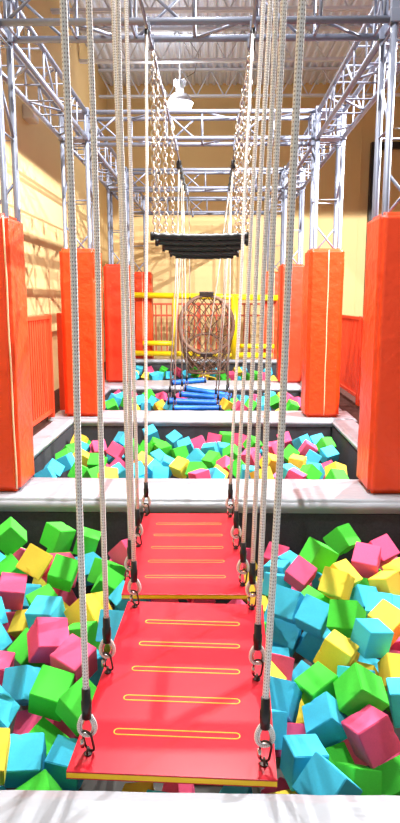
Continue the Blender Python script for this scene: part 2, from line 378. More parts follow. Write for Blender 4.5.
(3, 'g', (0.539, 9.123, -0.12), (0.698, 0.277, -0.397, -0.527), 0.142),
(3, 'k', (-0.474, 9.772, -0.12), (-0.084, -0.179, -0.428, 0.882), 0.142),
(3, 'g', (0.02, 9.68, -0.12), (0.204, 0.033, -0.549, 0.81), 0.142),
(3, 'b', (-1.522, 9.126, -0.128), (-0.46, 0.565, -0.452, 0.515), 0.142),
(3, 'y', (-0.75, 8.98, -0.13), (0.214, 0.92, 0.208, 0.255), 0.142),
(3, 'k', (0.384, 8.859, -0.12), (-0.366, 0.736, -0.532, 0.204), 0.142),
(4, 'b', (-1.51, 13.028, -0.04), (0.718, 0.034, 0.201, -0.666), 0.14),
(4, 'k', (-1.287, 12.845, -0.04), (-0.023, -0.288, 0.792, 0.538), 0.14),
(4, 'y', (-1.228, 11.864, -0.045), (0.862, 0.413, -0.074, -0.285), 0.14),
(4, 'g', (-1.004, 12.851, -0.04), (0.156, -0.531, -0.063, 0.831), 0.14),
(4, 'b', (-1.013, 11.99, -0.04), (0.021, 0.759, -0.089, 0.645), 0.14),
(4, 'b', (-0.836, 12.154, -0.04), (0.604, -0.057, 0.037, 0.794), 0.14),
(4, 'b', (-1.088, 11.768, -0.033), (0.228, 0.66, -0.452, 0.555), 0.14),
(4, 'k', (-0.692, 12.675, -0.04), (0.408, 0.293, 0.106, 0.858), 0.14),
(4, 'y', (-1.504, 12.151, -0.041), (0.81, 0.307, -0.469, -0.173), 0.14),
(4, 'b', (0.631, 12.883, -0.04), (0.607, 0.139, -0.375, 0.687), 0.14),
(4, 'g', (0.619, 11.861, -0.04), (-0.247, 0.083, 0.592, 0.763), 0.14),
(4, 'g', (0.816, 12.024, -0.04), (0.438, 0.708, -0.431, 0.348), 0.14),
(4, 'k', (0.345, 12.029, -0.042), (-0.151, 0.528, 0.826, 0.13), 0.14),
(4, 'k', (0.935, 11.867, -0.04), (0.097, -0.288, 0.953, 0.009), 0.14),
(4, 'b', (-0.511, 12.161, -0.04), (-0.391, 0.88, 0.265, 0.052), 0.14),
(4, 'g', (-0.373, 12.681, -0.04), (0.063, 0.815, -0.231, -0.528), 0.14),
(4, 'y', (-0.165, 12.005, -0.04), (0.368, -0.345, -0.365, 0.782), 0.14),
(4, 'b', (0.005, 12.689, -0.04), (0.563, 0.814, 0.137, -0.038), 0.14),
(4, 'g', (0.155, 11.991, -0.038), (-0.388, 0.76, -0.046, -0.52), 0.14),
(4, 'y', (0.483, 12.698, -0.04), (0.468, -0.374, 0.158, 0.785), 0.14),
(4, 'b', (1.1, 12.711, -0.04), (0.068, 0.623, -0.205, 0.752), 0.14),
(4, 'b', (-1.484, 11.962, -0.038), (0.72, -0.506, 0.244, -0.407), 0.14),
(1, 'k', (0.138, 3.416, -0.416), (0.686, -0.293, -0.246, 0.619), 0.142),
(1, 'k', (-0.088, 3.696, -0.42), (0.508, 0.2, -0.836, 0.06), 0.142),
(1, 'y', (0.223, 3.783, -0.41), (0.667, -0.366, -0.077, -0.645), 0.142),
(1, 'g', (0.844, 2.706, -0.417), (0.622, 0.01, -0.61, -0.491), 0.142),
(1, 'k', (0.05, 2.819, -0.401), (0.661, 0.151, 0.579, -0.453), 0.142),
(1, 'y', (-0.277, 3.21, -0.422), (0.365, 0.722, -0.368, 0.458), 0.142),
(1, 'k', (1.205, 4.096, -0.418), (0.644, -0.103, 0.747, 0.128), 0.142),
(1, 'g', (0.903, 3.848, -0.43), (0.509, 0.092, -0.649, 0.558), 0.142),
(1, 'b', (-0.492, 3.505, -0.429), (0.396, 0.574, -0.437, 0.567), 0.142),
(1, 'b', (-0.424, 3.691, -0.418), (0.009, -0.398, -0.18, 0.899), 0.142),
(1, 'y', (0.746, 3.047, -0.427), (0.847, 0.004, -0.453, 0.279), 0.142),
(1, 'y', (-0.859, 3.343, -0.419), (0.906, 0.151, 0.028, -0.395), 0.142),
(1, 'y', (0.271, 1.959, -0.411), (-0.425, 0.644, -0.533, -0.347), 0.142),
(1, 'b', (-0.598, 3.212, -0.409), (-0.121, -0.436, 0.684, 0.573), 0.142),
(1, 'y', (-0.468, 3.044, -0.427), (-0.211, 0.951, 0.207, -0.086), 0.142),
(1, 'y', (0.673, 3.505, -0.414), (0.604, -0.09, -0.237, 0.756), 0.142),
(1, 'y', (-0.272, 2.492, -0.405), (0.184, 0.187, 0.96, 0.097), 0.142),
(1, 'g', (0.574, 2.607, -0.422), (-0.317, -0.626, 0.711, -0.046), 0.142),
(1, 'b', (0.646, 3.996, -0.413), (0.057, 0.3, -0.052, 0.951), 0.142),
(1, 'g', (0.198, 3.215, -0.421), (-0.34, 0.65, 0.378, 0.565), 0.142),
(1, 'g', (-0.342, 2.328, -0.42), (0.826, -0.185, 0.294, 0.444), 0.142),
(1, 'y', (0.621, 1.8, -0.431), (0.126, 0.984, -0.006, 0.126), 0.142),
(1, 'b', (0.307, 2.927, -0.43), (-0.418, -0.562, 0.365, 0.614), 0.142),
(1, 'b', (-1.099, 3.586, -0.407), (0.653, 0.203, -0.669, -0.291), 0.142),
(1, 'k', (0.684, 3.248, -0.428), (0.219, 0.767, 0.438, 0.415), 0.142),
(1, 'k', (0.544, 3.703, -0.432), (0.558, -0.489, 0.546, 0.389), 0.142),
(1, 'k', (-0.925, 3.584, -0.407), (0.401, 0.732, 0.325, -0.445), 0.142),
(1, 'k', (-0.272, 3.53, -0.413), (0.292, 0.458, 0.385, 0.746), 0.142),
(1, 'b', (-0.186, 1.952, -0.429), (-0.316, 0.587, 0.469, 0.579), 0.142),
(1, 'k', (-0.296, 2.828, -0.411), (0.784, -0.596, -0.16, 0.061), 0.142),
(1, 'b', (-0.766, 1.941, -0.422), (0.247, -0.461, 0.814, -0.253), 0.142),
(1, 'b', (-0.202, 4.005, -0.418), (0.215, 0.826, -0.423, -0.303), 0.142),
(1, 'b', (0.827, 3.663, -0.407), (-0.298, 0.78, -0.394, 0.385), 0.142),
(1, 'b', (-1.255, 3.423, -0.407), (0.626, 0.504, 0.465, -0.371), 0.142),
(1, 'k', (-0.397, 1.838, -0.428), (0.362, 0.924, -0.022, 0.119), 0.142),
(1, 'g', (-0.093, 3.125, -0.424), (0.434, 0.308, 0.351, 0.77), 0.142),
(1, 'g', (-0.073, 2.601, -0.429), (-0.295, 0.702, -0.221, 0.61), 0.142),
(1, 'k', (-0.864, 2.99, -0.406), (0.714, -0.242, 0.301, -0.584), 0.142),
(1, 'k', (-0.573, 2.416, -0.418), (0.599, -0.725, 0.3, -0.16), 0.142),
(1, 'y', (-0.54, 2.787, -0.43), (-0.089, 0.628, -0.544, 0.549), 0.142),
(1, 'k', (-1.12, 3.302, -0.428), (0.91, -0.184, -0.061, -0.366), 0.142),
(1, 'b', (0.078, 1.806, -0.42), (0.211, 0.893, -0.351, -0.188), 0.142),
(1, 'k', (0.994, 3.123, -0.418), (0.032, 0.823, 0.013, -0.567), 0.142),
(1, 'g', (-0.841, 4.078, -0.433), (0.637, -0.031, -0.015, -0.77), 0.142),
(1, 'k', (-0.442, 3.947, -0.425), (-0.144, -0.336, -0.076, 0.928), 0.142),
(1, 'k', (0.115, 2.309, -0.418), (0.593, -0.552, 0.564, -0.159), 0.142),
(1, 'k', (0.562, 2.364, -0.439), (0.278, 0.579, 0.754, -0.14), 0.142),
(1, 'b', (0.087, 3.883, -0.413), (0.969, 0.06, 0.024, -0.24), 0.142),
(1, 'y', (0.296, 3.51, -0.437), (0.624, 0.519, -0.19, -0.553), 0.142),
(1, 'y', (0.355, 2.555, -0.425), (0.932, 0.256, 0.144, 0.211), 0.142),
(1, 'b', (0.454, 2.743, -0.414), (0.377, 0.768, -0.477, -0.201), 0.142),
(1, 'y', (-1.052, 3.83, -0.417), (0.23, 0.9, -0.37, -0.023), 0.142),
(1, 'y', (0.924, 3.279, -0.438), (0.787, 0.584, 0.03, 0.194), 0.142),
(1, 'b', (-0.641, 2.97, -0.437), (-0.172, 0.09, 0.23, 0.954), 0.142),
(1, 'g', (1.055, 4.021, -0.435), (-0.167, 0.301, 0.037, 0.938), 0.142),
(1, 'k', (-0.605, 4.141, -0.42), (0.08, 0.589, -0.112, 0.796), 0.142),
(1, 'b', (-0.439, 2.566, -0.445), (-0.097, 0.328, 0.598, 0.725), 0.142),
(1, 'k', (-0.062, 3.484, -0.422), (-0.158, -0.513, 0.143, 0.831), 0.142),
(1, 'k', (0.113, 3.072, -0.429), (-0.381, -0.141, 0.585, 0.702), 0.142),
(1, 'g', (-0.26, 3.824, -0.423), (0.869, -0.026, 0.098, 0.484), 0.142),
(2, 'k', (-0.8, 6.926, -0.305), (0.507, -0.748, -0.315, 0.29), 0.142),
(2, 'b', (0.792, 5.006, -0.316), (0.003, 0.735, 0.614, 0.287), 0.142),
(2, 'b', (-1.317, 5.253, -0.319), (0.627, 0.65, -0.408, -0.134), 0.142),
(2, 'k', (-1.321, 7.098, -0.31), (-0.307, -0.366, -0.395, 0.785), 0.142),
(2, 'k', (0.424, 6.645, -0.328), (0.286, -0.019, 0.958, -0.008), 0.142),
(2, 'b', (0.341, 5.948, -0.306), (0.149, -0.384, 0.595, 0.691), 0.142),
(2, 'k', (-1.032, 5.865, -0.309), (-0.312, -0.541, 0.689, -0.367), 0.142),
(2, 'b', (0.151, 6.936, -0.309), (-0.445, -0.252, 0.847, -0.145), 0.142),
(2, 'b', (0.637, 6.291, -0.302), (-0.302, -0.016, 0.931, -0.206), 0.142),
(2, 'y', (0.246, 6.794, -0.318), (0.719, 0.579, 0.319, -0.217), 0.142),
(2, 'y', (0.261, 5.06, -0.304), (-0.454, 0.727, -0.099, 0.506), 0.142),
(2, 'k', (0.786, 5.307, -0.306), (-0.395, 0.647, -0.339, 0.556), 0.142),
(2, 'k', (1.24, 5.584, -0.315), (-0.344, 0.007, 0.425, 0.837), 0.142),
(2, 'y', (-0.35, 5.177, -0.316), (-0.101, 0.345, -0.505, 0.785), 0.142),
(2, 'g', (-1.189, 6.469, -0.321), (0.538, -0.508, -0.254, -0.622), 0.142),
(2, 'k', (-1.064, 6.155, -0.324), (0.85, 0.418, 0.097, -0.305), 0.142),
(2, 'b', (-0.647, 5.593, -0.306), (0.409, 0.911, -0.013, 0.057), 0.142),
(2, 'y', (-0.168, 5.526, -0.314), (0.252, -0.097, 0.72, 0.639), 0.142),
(2, 'b', (-1.093, 6.93, -0.321), (0.257, 0.882, -0.303, 0.254), 0.142),
(2, 'k', (-0.792, 6.212, -0.331), (0.133, 0.08, 0.902, -0.404), 0.142),
(2, 'b', (0.613, 7.017, -0.33), (0.951, 0.058, -0.299, -0.052), 0.142),
(2, 'k', (-0.686, 5.854, -0.332), (0.517, -0.689, 0.275, -0.426), 0.142),
(2, 'y', (-1.288, 6.0, -0.33), (0.244, 0.888, -0.074, 0.382), 0.142),
(2, 'g', (0.052, 5.294, -0.333), (0.874, 0.229, 0.35, 0.246), 0.142),
(2, 'g', (-1.479, 7.24, -0.334), (0.298, 0.631, 0.169, 0.695), 0.142),
(2, 'k', (0.634, 5.836, -0.325), (0.11, 0.164, 0.671, 0.715), 0.142),
(2, 'y', (0.876, 7.22, -0.317), (0.779, -0.306, -0.467, -0.286), 0.142),
(2, 'y', (-0.278, 7.035, -0.334), (-0.264, 0.431, 0.833, 0.226), 0.142),
(2, 'g', (-0.722, 5.355, -0.319), (0.181, 0.362, 0.906, 0.122), 0.142),
(2, 'y', (-0.828, 5.027, -0.323), (0.697, 0.575, 0.019, -0.427), 0.142),
(3, 'g', (-0.975, 8.27, -0.224), (-0.428, 0.434, -0.163, 0.776), 0.142),
(3, 'b', (-0.443, 9.275, -0.25), (0.383, -0.027, 0.79, 0.478), 0.142),
(3, 'b', (0.603, 8.415, -0.241), (0.096, -0.306, 0.941, -0.106), 0.142),
(3, 'y', (-1.158, 9.214, -0.225), (0.47, 0.663, 0.148, 0.564), 0.142),
(3, 'b', (0.523, 8.172, -0.244), (0.918, 0.349, -0.182, 0.051), 0.142),
(3, 'k', (-0.606, 9.879, -0.249), (0.567, 0.56, -0.015, -0.604), 0.142),
(3, 'b', (-0.185, 10.005, -0.233), (0.251, -0.559, 0.76, -0.218), 0.142),
(3, 'k', (-0.301, 8.908, -0.244), (0.066, 0.901, 0.423, -0.063), 0.142),
(3, 'g', (-1.031, 8.621, -0.241), (-0.251, -0.285, 0.318, 0.869), 0.142),
(3, 'y', (0.531, 8.658, -0.23), (0.079, -0.396, -0.007, 0.915), 0.142),
(3, 'y', (0.912, 8.906, -0.248), (-0.17, 0.883, -0.041, -0.436), 0.142),
(3, 'y', (-1.483, 8.293, -0.237), (-0.238, -0.583, 0.746, 0.216), 0.142),
(3, 'g', (0.199, 8.729, -0.222), (-0.34, 0.473, -0.359, 0.729), 0.142),
(3, 'k', (-1.336, 8.616, -0.245), (0.064, -0.487, 0.809, 0.324), 0.142),
(4, 'g', (-0.296, 12.948, -0.154), (-0.18, 0.738, 0.513, 0.4), 0.142),
(4, 'b', (0.518, 12.199, -0.163), (0.54, 0.161, -0.661, -0.497), 0.142),
(4, 'k', (-1.239, 11.297, -0.152), (-0.36, -0.16, 0.915, 0.087), 0.142),
(4, 'y', (1.147, 12.288, -0.164), (0.087, -0.435, 0.692, 0.569), 0.142),
(4, 'g', (0.245, 11.814, -0.146), (0.618, 0.576, 0.339, 0.414), 0.142),
(4, 'y', (0.888, 12.356, -0.165), (0.646, -0.336, 0.017, -0.685), 0.142),
(4, 'y', (0.021, 13.118, -0.17), (-0.286, -0.493, 0.818, -0.079), 0.142),
(4, 'y', (0.127, 11.368, -0.158), (-0.098, 0.324, 0.716, -0.611), 0.142),
(1, 'b', (1.217, 2.223, -0.24), (-0.177, 0.301, 0.863, 0.366), 0.142),
(1, 'y', (-1.408, 2.214, -0.24), (0.55, -0.642, -0.331, -0.419), 0.142),
(1, 'g', (-1.022, 1.798, -0.24), (0.814, -0.457, -0.019, 0.357), 0.142),
(1, 'g', (-1.45, 2.431, -0.24), (0.444, 0.631, -0.555, 0.311), 0.142),
(1, 'y', (1.245, 3.005, -0.241), (0.794, 0.451, -0.242, 0.327), 0.142),
(1, 'g', (-1.375, 2.807, -0.241), (0.954, 0.143, 0.136, 0.228), 0.142),
(1, 'k', (1.036, 2.797, -0.241), (0.863, 0.343, -0.264, 0.259), 0.142),
(1, 'y', (1.142, 2.481, -0.242), (0.663, -0.454, 0.557, -0.211), 0.142),
(1, 'k', (-1.058, 2.395, -0.243), (-0.302, -0.564, 0.71, 0.293), 0.142),
(1, 'k', (-1.186, 2.201, -0.243), (-0.35, 0.549, 0.617, -0.442), 0.142),
(1, 'k', (1.106, 1.954, -0.244), (-0.348, 0.571, 0.696, 0.261), 0.142),
(1, 'b', (-1.468, 3.269, -0.244), (0.397, 0.691, -0.086, -0.598), 0.142),
(1, 'b', (-1.222, 2.577, -0.245), (0.517, 0.279, 0.125, 0.799), 0.142),
(1, 'y', (0.809, 1.795, -0.245), (0.263, -0.332, -0.124, 0.897), 0.142),
(1, 'b', (-1.268, 2.006, -0.247), (-0.041, -0.219, 0.394, 0.892), 0.142),
(1, 'k', (-1.475, 1.776, -0.249), (-0.036, 0.471, 0.761, -0.444), 0.142),
(1, 'y', (0.911, 2.006, -0.262), (-0.145, 0.006, 0.552, 0.821), 0.142),
(1, 'k', (1.211, 3.358, -0.262), (0.112, -0.104, 0.475, 0.867), 0.142),
(1, 'g', (-1.458, 3.643, -0.262), (0.899, 0.43, 0.067, -0.046), 0.142),
(1, 'y', (1.001, 2.339, -0.263), (0.907, 0.05, -0.356, -0.218), 0.142),
(1, 'g', (-1.469, 2.609, -0.267), (0.618, -0.323, 0.09, -0.711), 0.142),
(1, 'b', (-0.972, 2.008, -0.269), (0.85, 0.352, 0.387, 0.067), 0.142),
(1, 'g', (-1.24, 1.776, -0.269), (0.494, -0.116, 0.664, 0.549), 0.142),
(1, 'y', (1.225, 2.746, -0.27), (0.777, 0.355, 0.484, 0.192), 0.142),
(1, 'k', (-1.402, 3.048, -0.276), (0.704, 0.178, -0.659, -0.193), 0.142),
(1, 'y', (1.261, 1.905, -0.282), (0.684, 0.297, -0.63, -0.218), 0.142),
(1, 'y', (-1.462, 2.012, -0.286), (0.759, -0.402, -0.016, -0.511), 0.142),
(1, 'b', (-0.821, 1.766, -0.297), (-0.047, 0.215, 0.399, 0.89), 0.142),
(1, 'b', (1.021, 2.593, -0.314), (0.512, 0.22, 0.767, 0.318), 0.142),
(1, 'g', (0.888, 2.218, -0.323), (-0.053, 0.966, -0.102, -0.231), 0.142),
(1, 'b', (0.988, 1.817, -0.33), (0.762, 0.125, -0.588, -0.242), 0.142),
(1, 'b', (1.153, 3.169, -0.332), (0.107, -0.048, 0.528, 0.841), 0.142),
(1, 'b', (-1.18, 2.743, -0.342), (0.219, 0.546, 0.195, 0.785), 0.142),
(1, 'k', (-1.019, 2.223, -0.344), (0.638, 0.499, 0.2, 0.551), 0.142)]
HIDE = set([53, 186, 187, 191, 221, 222, 233, 234, 237, 238, 241, 246, 248, 249, 251, 252, 253, 256, 258, 260, 261, 262, 264, 269, 273, 275, 276, 277, 278, 279, 281, 282, 283, 284, 285, 286, 287, 288, 289, 290, 294, 296, 298, 299, 300, 303, 304, 305, 306, 307, 308, 309, 311, 312, 313, 314, 315, 316, 318, 320, 323, 326, 328])
LAB = {
216: 'leftmost blue foam cube, farthest pit, between the two rope rows',
195: 'blue foam cube second from left, farthest pit, between the two rope rows',
201: 'blue foam cube third from left, farthest pit, between the two rope rows',
199: 'blue foam cube fourth from left, farthest pit, between the two rope rows',
200: 'blue foam cube fifth from left, farthest pit, between the two rope rows',
209: 'blue foam cube sixth from left, farthest pit, between the two rope rows',
212: 'rightmost blue foam cube, farthest pit, between the two rope rows',
196: 'leftmost pink foam cube, farthest pit, between the two rope rows',
202: 'pink foam cube second from left, farthest pit, between the two rope rows',
207: 'rightmost pink foam cube, farthest pit, between the two rope rows',
198: 'leftmost green foam cube, farthest pit, between the two rope rows',
210: 'green foam cube second from left, farthest pit, between the two rope rows',
321: 'green foam cube third from left, farthest pit, between the two rope rows',
213: 'green foam cube fourth from left, farthest pit, between the two rope rows',
325: 'rightmost green foam cube, farthest pit, between the two rope rows',
322: 'leftmost blue foam cube, farthest pit, right of the ropes',
204: 'blue foam cube second from left, farthest pit, right of the ropes',
215: 'rightmost blue foam cube, farthest pit, right of the ropes',
214: 'leftmost yellow foam cube, farthest pit, right of the ropes',
324: 'rightmost yellow foam cube, farthest pit, right of the ropes',
203: 'leftmost yellow foam cube, farthest pit, between the two rope rows',
197: 'yellow foam cube second from left, farthest pit, between the two rope rows',
211: 'yellow foam cube third from left, farthest pit, between the two rope rows',
327: 'rightmost yellow foam cube, farthest pit, between the two rope rows',
205: 'leftmost green foam cube, farthest pit, right of the ropes',
206: 'rightmost green foam cube, farthest pit, right of the ropes',
208: 'only pink foam cube in farthest pit, right of the ropes',
169: 'leftmost green foam cube, third pit with blue tubes, between the two rope rows',
319: 'green foam cube second from left, third pit with blue tubes, between the two rope rows',
175: 'rightmost green foam cube, third pit with blue tubes, between the two rope rows',
163: 'only pink foam cube in third pit with blue tubes, left of the ropes',
192: 'leftmost blue foam cube, third pit with blue tubes, left of the ropes',
164: 'blue foam cube second from left, third pit with blue tubes, left of the ropes',
167: 'rightmost blue foam cube, third pit with blue tubes, left of the ropes',
168: 'leftmost pink foam cube, third pit with blue tubes, between the two rope rows',
171: 'pink foam cube second from left, third pit with blue tubes, between the two rope rows',
190: 'rightmost pink foam cube, third pit with blue tubes, between the two rope rows',
174: 'leftmost blue foam cube, third pit with blue tubes, right of the ropes',
178: 'blue foam cube second from left, third pit with blue tubes, right of the ropes',
183: 'blue foam cube third from left, third pit with blue tubes, right of the ropes',
179: 'rightmost blue foam cube, third pit with blue tubes, right of the ropes',
317: 'leftmost yellow foam cube, third pit with blue tubes, right of the ropes',
185: 'rightmost yellow foam cube, third pit with blue tubes, right of the ropes',
194: 'leftmost pink foam cube, third pit with blue tubes, right of the ropes',
177: 'pink foam cube second from left, third pit with blue tubes, right of the ropes',
181: 'pink foam cube third from left, third pit with blue tubes, right of the ropes',
184: 'rightmost pink foam cube, third pit with blue tubes, right of the ropes',
172: 'leftmost blue foam cube, third pit with blue tubes, between the two rope rows',
173: 'blue foam cube second from left, third pit with blue tubes, between the two rope rows',
170: 'blue foam cube third from left, third pit with blue tubes, between the two rope rows',
188: 'rightmost blue foam cube, third pit with blue tubes, between the two rope rows',
189: 'leftmost green foam cube, third pit with blue tubes, right of the ropes',
180: 'green foam cube second from left, third pit with blue tubes, right of the ropes',
182: 'rightmost green foam cube, third pit with blue tubes, right of the ropes',
165: 'leftmost green foam cube, third pit with blue tubes, left of the ropes',
166: 'rightmost green foam cube, third pit with blue tubes, left of the ropes',
310: 'leftmost yellow foam cube, third pit with blue tubes, between the two rope rows',
193: 'yellow foam cube second from left, third pit with blue tubes, between the two rope rows',
176: 'rightmost yellow foam cube, third pit with blue tubes, between the two rope rows',
113: 'leftmost blue foam cube, back half of second pit, between the two rope rows',
115: 'blue foam cube second from left, back half of second pit, between the two rope rows',
119: 'blue foam cube third from left, back half of second pit, between the two rope rows',
129: 'blue foam cube fourth from left, back half of second pit, between the two rope rows',
124: 'blue foam cube fifth from left, back half of second pit, between the two rope rows',
127: 'blue foam cube sixth from left, back half of second pit, between the two rope rows',
135: 'rightmost blue foam cube, back half of second pit, between the two rope rows',
95: 'leftmost blue foam cube, back half of second pit, left of the ropes',
295: 'blue foam cube second from left, back half of second pit, left of the ropes',
108: 'rightmost blue foam cube, back half of second pit, left of the ropes',
110: 'leftmost green foam cube, back half of second pit, between the two rope rows',
111: 'green foam cube second from left, back half of second pit, between the two rope rows',
114: 'green foam cube third from left, back half of second pit, between the two rope rows',
120: 'green foam cube fourth from left, back half of second pit, between the two rope rows',
122: 'green foam cube fifth from left, back half of second pit, between the two rope rows',
134: 'green foam cube sixth from left, back half of second pit, between the two rope rows',
136: 'rightmost green foam cube, back half of second pit, between the two rope rows',
138: 'leftmost pink foam cube, back half of second pit, right of the ropes',
140: 'pink foam cube second from left, back half of second pit, right of the ropes',
144: 'pink foam cube third from left, back half of second pit, right of the ropes',
147: 'pink foam cube fourth from left, back half of second pit, right of the ropes',
151: 'rightmost pink foam cube, back half of second pit, right of the ropes',
126: 'leftmost pink foam cube, back half of second pit, between the two rope rows',
125: 'rightmost pink foam cube, back half of second pit, between the two rope rows',
297: 'leftmost blue foam cube, back half of second pit, right of the ropes',
150: 'blue foam cube second from left, back half of second pit, right of the ropes',
152: 'blue foam cube third from left, back half of second pit, right of the ropes',
153: 'blue foam cube fourth from left, back half of second pit, right of the ropes',
155: 'rightmost blue foam cube, back half of second pit, right of the ropes',
94: 'leftmost yellow foam cube, back half of second pit, left of the ropes',
99: 'rightmost yellow foam cube, back half of second pit, left of the ropes',
139: 'leftmost green foam cube, back half of second pit, right of the ropes',
148: 'green foam cube second from left, back half of second pit, right of the ropes',
154: 'rightmost green foam cube, back half of second pit, right of the ropes',
280: 'leftmost pink foam cube, back half of second pit, left of the ropes',
103: 'pink foam cube second from left, back half of second pit, left of the ropes',
106: 'rightmost pink foam cube, back half of second pit, left of the ropes',
96: 'leftmost green foam cube, back half of second pit, left of the ropes',
100: 'green foam cube second from left, back half of second pit, left of the ropes',
301: 'rightmost green foam cube, back half of second pit, left of the ropes',
130: 'leftmost green foam cube, front half of second pit, between the two rope rows',
128: 'green foam cube second from left, front half of second pit, between the two rope rows',
141: 'rightmost green foam cube, front half of second pit, between the two rope rows',
112: 'only yellow foam cube in back half of second pit, between the two rope rows',
104: 'leftmost blue foam cube, front half of second pit, left of the ropes',
97: 'blue foam cube second from left, front half of second pit, left of the ropes',
98: 'blue foam cube third from left, front half of second pit, left of the ropes',
109: 'rightmost blue foam cube, front half of second pit, left of the ropes',
101: 'leftmost green foam cube, front half of second pit, left of the ropes',
105: 'green foam cube second from left, front half of second pit, left of the ropes',
102: 'green foam cube third from left, front half of second pit, left of the ropes',
291: 'rightmost green foam cube, front half of second pit, left of the ropes',
146: 'leftmost yellow foam cube, front half of second pit, right of the ropes',
143: 'yellow foam cube second from left, front half of second pit, right of the ropes',
149: 'yellow foam cube third from left, front half of second pit, right of the ropes',
157: 'rightmost yellow foam cube, front half of second pit, right of the ropes',
117: 'leftmost blue foam cube, front half of second pit, between the two rope rows',
293: 'blue foam cube second from left, front half of second pit, between the two rope rows',
116: 'blue foam cube third from left, front half of second pit, between the two rope rows',
133: 'blue foam cube fourth from left, front half of second pit, between the two rope rows',
121: 'blue foam cube fifth from left, front half of second pit, between the two rope rows',
132: 'rightmost blue foam cube, front half of second pit, between the two rope rows',
131: 'leftmost pink foam cube, front half of second pit, between the two rope rows',
137: 'rightmost pink foam cube, front half of second pit, between the two rope rows',
292: 'leftmost pink foam cube, front half of second pit, left of the ropes',
107: 'rightmost pink foam cube, front half of second pit, left of the ropes',
123: 'leftmost yellow foam cube, front half of second pit, between the two rope rows',
145: 'rightmost yellow foam cube, front half of second pit, between the two rope rows',
302: 'leftmost pink foam cube, front half of second pit, right of the ropes',
160: 'pink foam cube second from left, front half of second pit, right of the ropes',
156: 'rightmost pink foam cube, front half of second pit, right of the ropes',
142: 'leftmost blue foam cube, front half of second pit, right of the ropes',
159: 'blue foam cube second from left, front half of second pit, right of the ropes',
162: 'rightmost blue foam cube, front half of second pit, right of the ropes',
161: 'leftmost green foam cube, front half of second pit, right of the ropes',
158: 'rightmost green foam cube, front half of second pit, right of the ropes',
118: 'only yellow foam cube in front half of second pit, left of the ropes',
0: 'leftmost green foam cube, by the charcoal wall behind, left side',
1: 'green foam cube second from left, by the charcoal wall behind, left side',
3: 'green foam cube third from left, by the charcoal wall behind, left side',
2: 'green foam cube fourth from left, by the charcoal wall behind, left side',
4: 'rightmost green foam cube, by the charcoal wall behind, left side',
45: 'leftmost green foam cube, by the charcoal wall behind, right side',
46: 'rightmost green foam cube, by the charcoal wall behind, right side',
89: 'leftmost pink foam cube, by the charcoal wall behind, right side',
40: 'pink foam cube second from left, by the charcoal wall behind, right side',
48: 'rightmost pink foam cube, by the charcoal wall behind, right side',
36: 'leftmost pink foam cube, beneath the red boards, seen past their edges',
272: 'pink foam cube second from left, beneath the red boards, seen past their edges',
244: 'pink foam cube third from left, beneath the red boards, seen past their edges',
92: 'pink foam cube fourth from left, beneath the red boards, seen past their edges',
274: 'pink foam cube fifth from left, beneath the red boards, seen past their edges',
218: 'pink foam cube sixth from left, beneath the red boards, seen past their edges',
217: 'rightmost pink foam cube, beneath the red boards, seen past their edges',
44: 'leftmost pink foam cube, level with the gap between the boards, right side',
242: 'pink foam cube second from left, level with the gap between the boards, right side',
47: 'pink foam cube third from left, level with the gap between the boards, right side',
223: 'rightmost pink foam cube, level with the gap between the boards, right side',
7: 'leftmost yellow foam cube, level with the gap between the boards, left side',
268: 'yellow foam cube second from left, level with the gap between the boards, left side',
228: 'yellow foam cube third from left, level with the gap between the boards, left side',
16: 'rightmost yellow foam cube, level with the gap between the boards, left side',
9: 'pink foam cube by the charcoal wall behind, left side',
41: 'blue foam cube by the charcoal wall behind, right side',
11: 'blue foam cube by the charcoal wall behind, left side',
12: 'leftmost pink foam cube, level with the gap between the boards, left side',
5: 'pink foam cube second from left, level with the gap between the boards, left side',
243: 'rightmost pink foam cube, level with the gap between the boards, left side',
250: 'leftmost blue foam cube, level with the gap between the boards, left side',
240: 'blue foam cube second from left, level with the gap between the boards, left side',
14: 'blue foam cube third from left, level with the gap between the boards, left side',
6: 'rightmost blue foam cube, level with the gap between the boards, left side',
10: 'leftmost green foam cube, level with the gap between the boards, left side',
13: 'green foam cube second from left, level with the gap between the boards, left side',
8: 'green foam cube third from left, level with the gap between the boards, left side',
39: 'green foam cube fourth from left, level with the gap between the boards, left side',
37: 'rightmost green foam cube, level with the gap between the boards, left side',
219: 'leftmost yellow foam cube, level with the gap between the boards, right side',
88: 'yellow foam cube second from left, level with the gap between the boards, right side',
265: 'yellow foam cube third from left, level with the gap between the boards, right side',
232: 'yellow foam cube fourth from left, level with the gap between the boards, right side',
51: 'yellow foam cube fifth from left, level with the gap between the boards, right side',
50: 'yellow foam cube sixth from left, level with the gap between the boards, right side',
52: 'yellow foam cube seventh from left, level with the gap between the boards, right side',
49: 'rightmost yellow foam cube, level with the gap between the boards, right side',
43: 'leftmost blue foam cube, level with the gap between the boards, right side',
42: 'blue foam cube second from left, level with the gap between the boards, right side',
55: 'blue foam cube third from left, level with the gap between the boards, right side',
235: 'blue foam cube fourth from left, level with the gap between the boards, right side',
58: 'blue foam cube fifth from left, level with the gap between the boards, right side',
59: 'blue foam cube sixth from left, level with the gap between the boards, right side',
60: 'rightmost blue foam cube, level with the gap between the boards, right side',
54: 'leftmost green foam cube, level with the gap between the boards, right side',
224: 'green foam cube second from left, level with the gap between the boards, right side',
271: 'rightmost green foam cube, level with the gap between the boards, right side',
225: 'leftmost blue foam cube, beneath the red boards, seen past their edges',
35: 'blue foam cube second from left, beneath the red boards, seen past their edges',
226: 'blue foam cube third from left, beneath the red boards, seen past their edges',
245: 'blue foam cube fourth from left, beneath the red boards, seen past their edges',
93: 'rightmost blue foam cube, beneath the red boards, seen past their edges',
90: 'leftmost blue foam cube, beside the upper slots of the nearest board, right side',
239: 'blue foam cube second from left, beside the upper slots of the nearest board, right side',
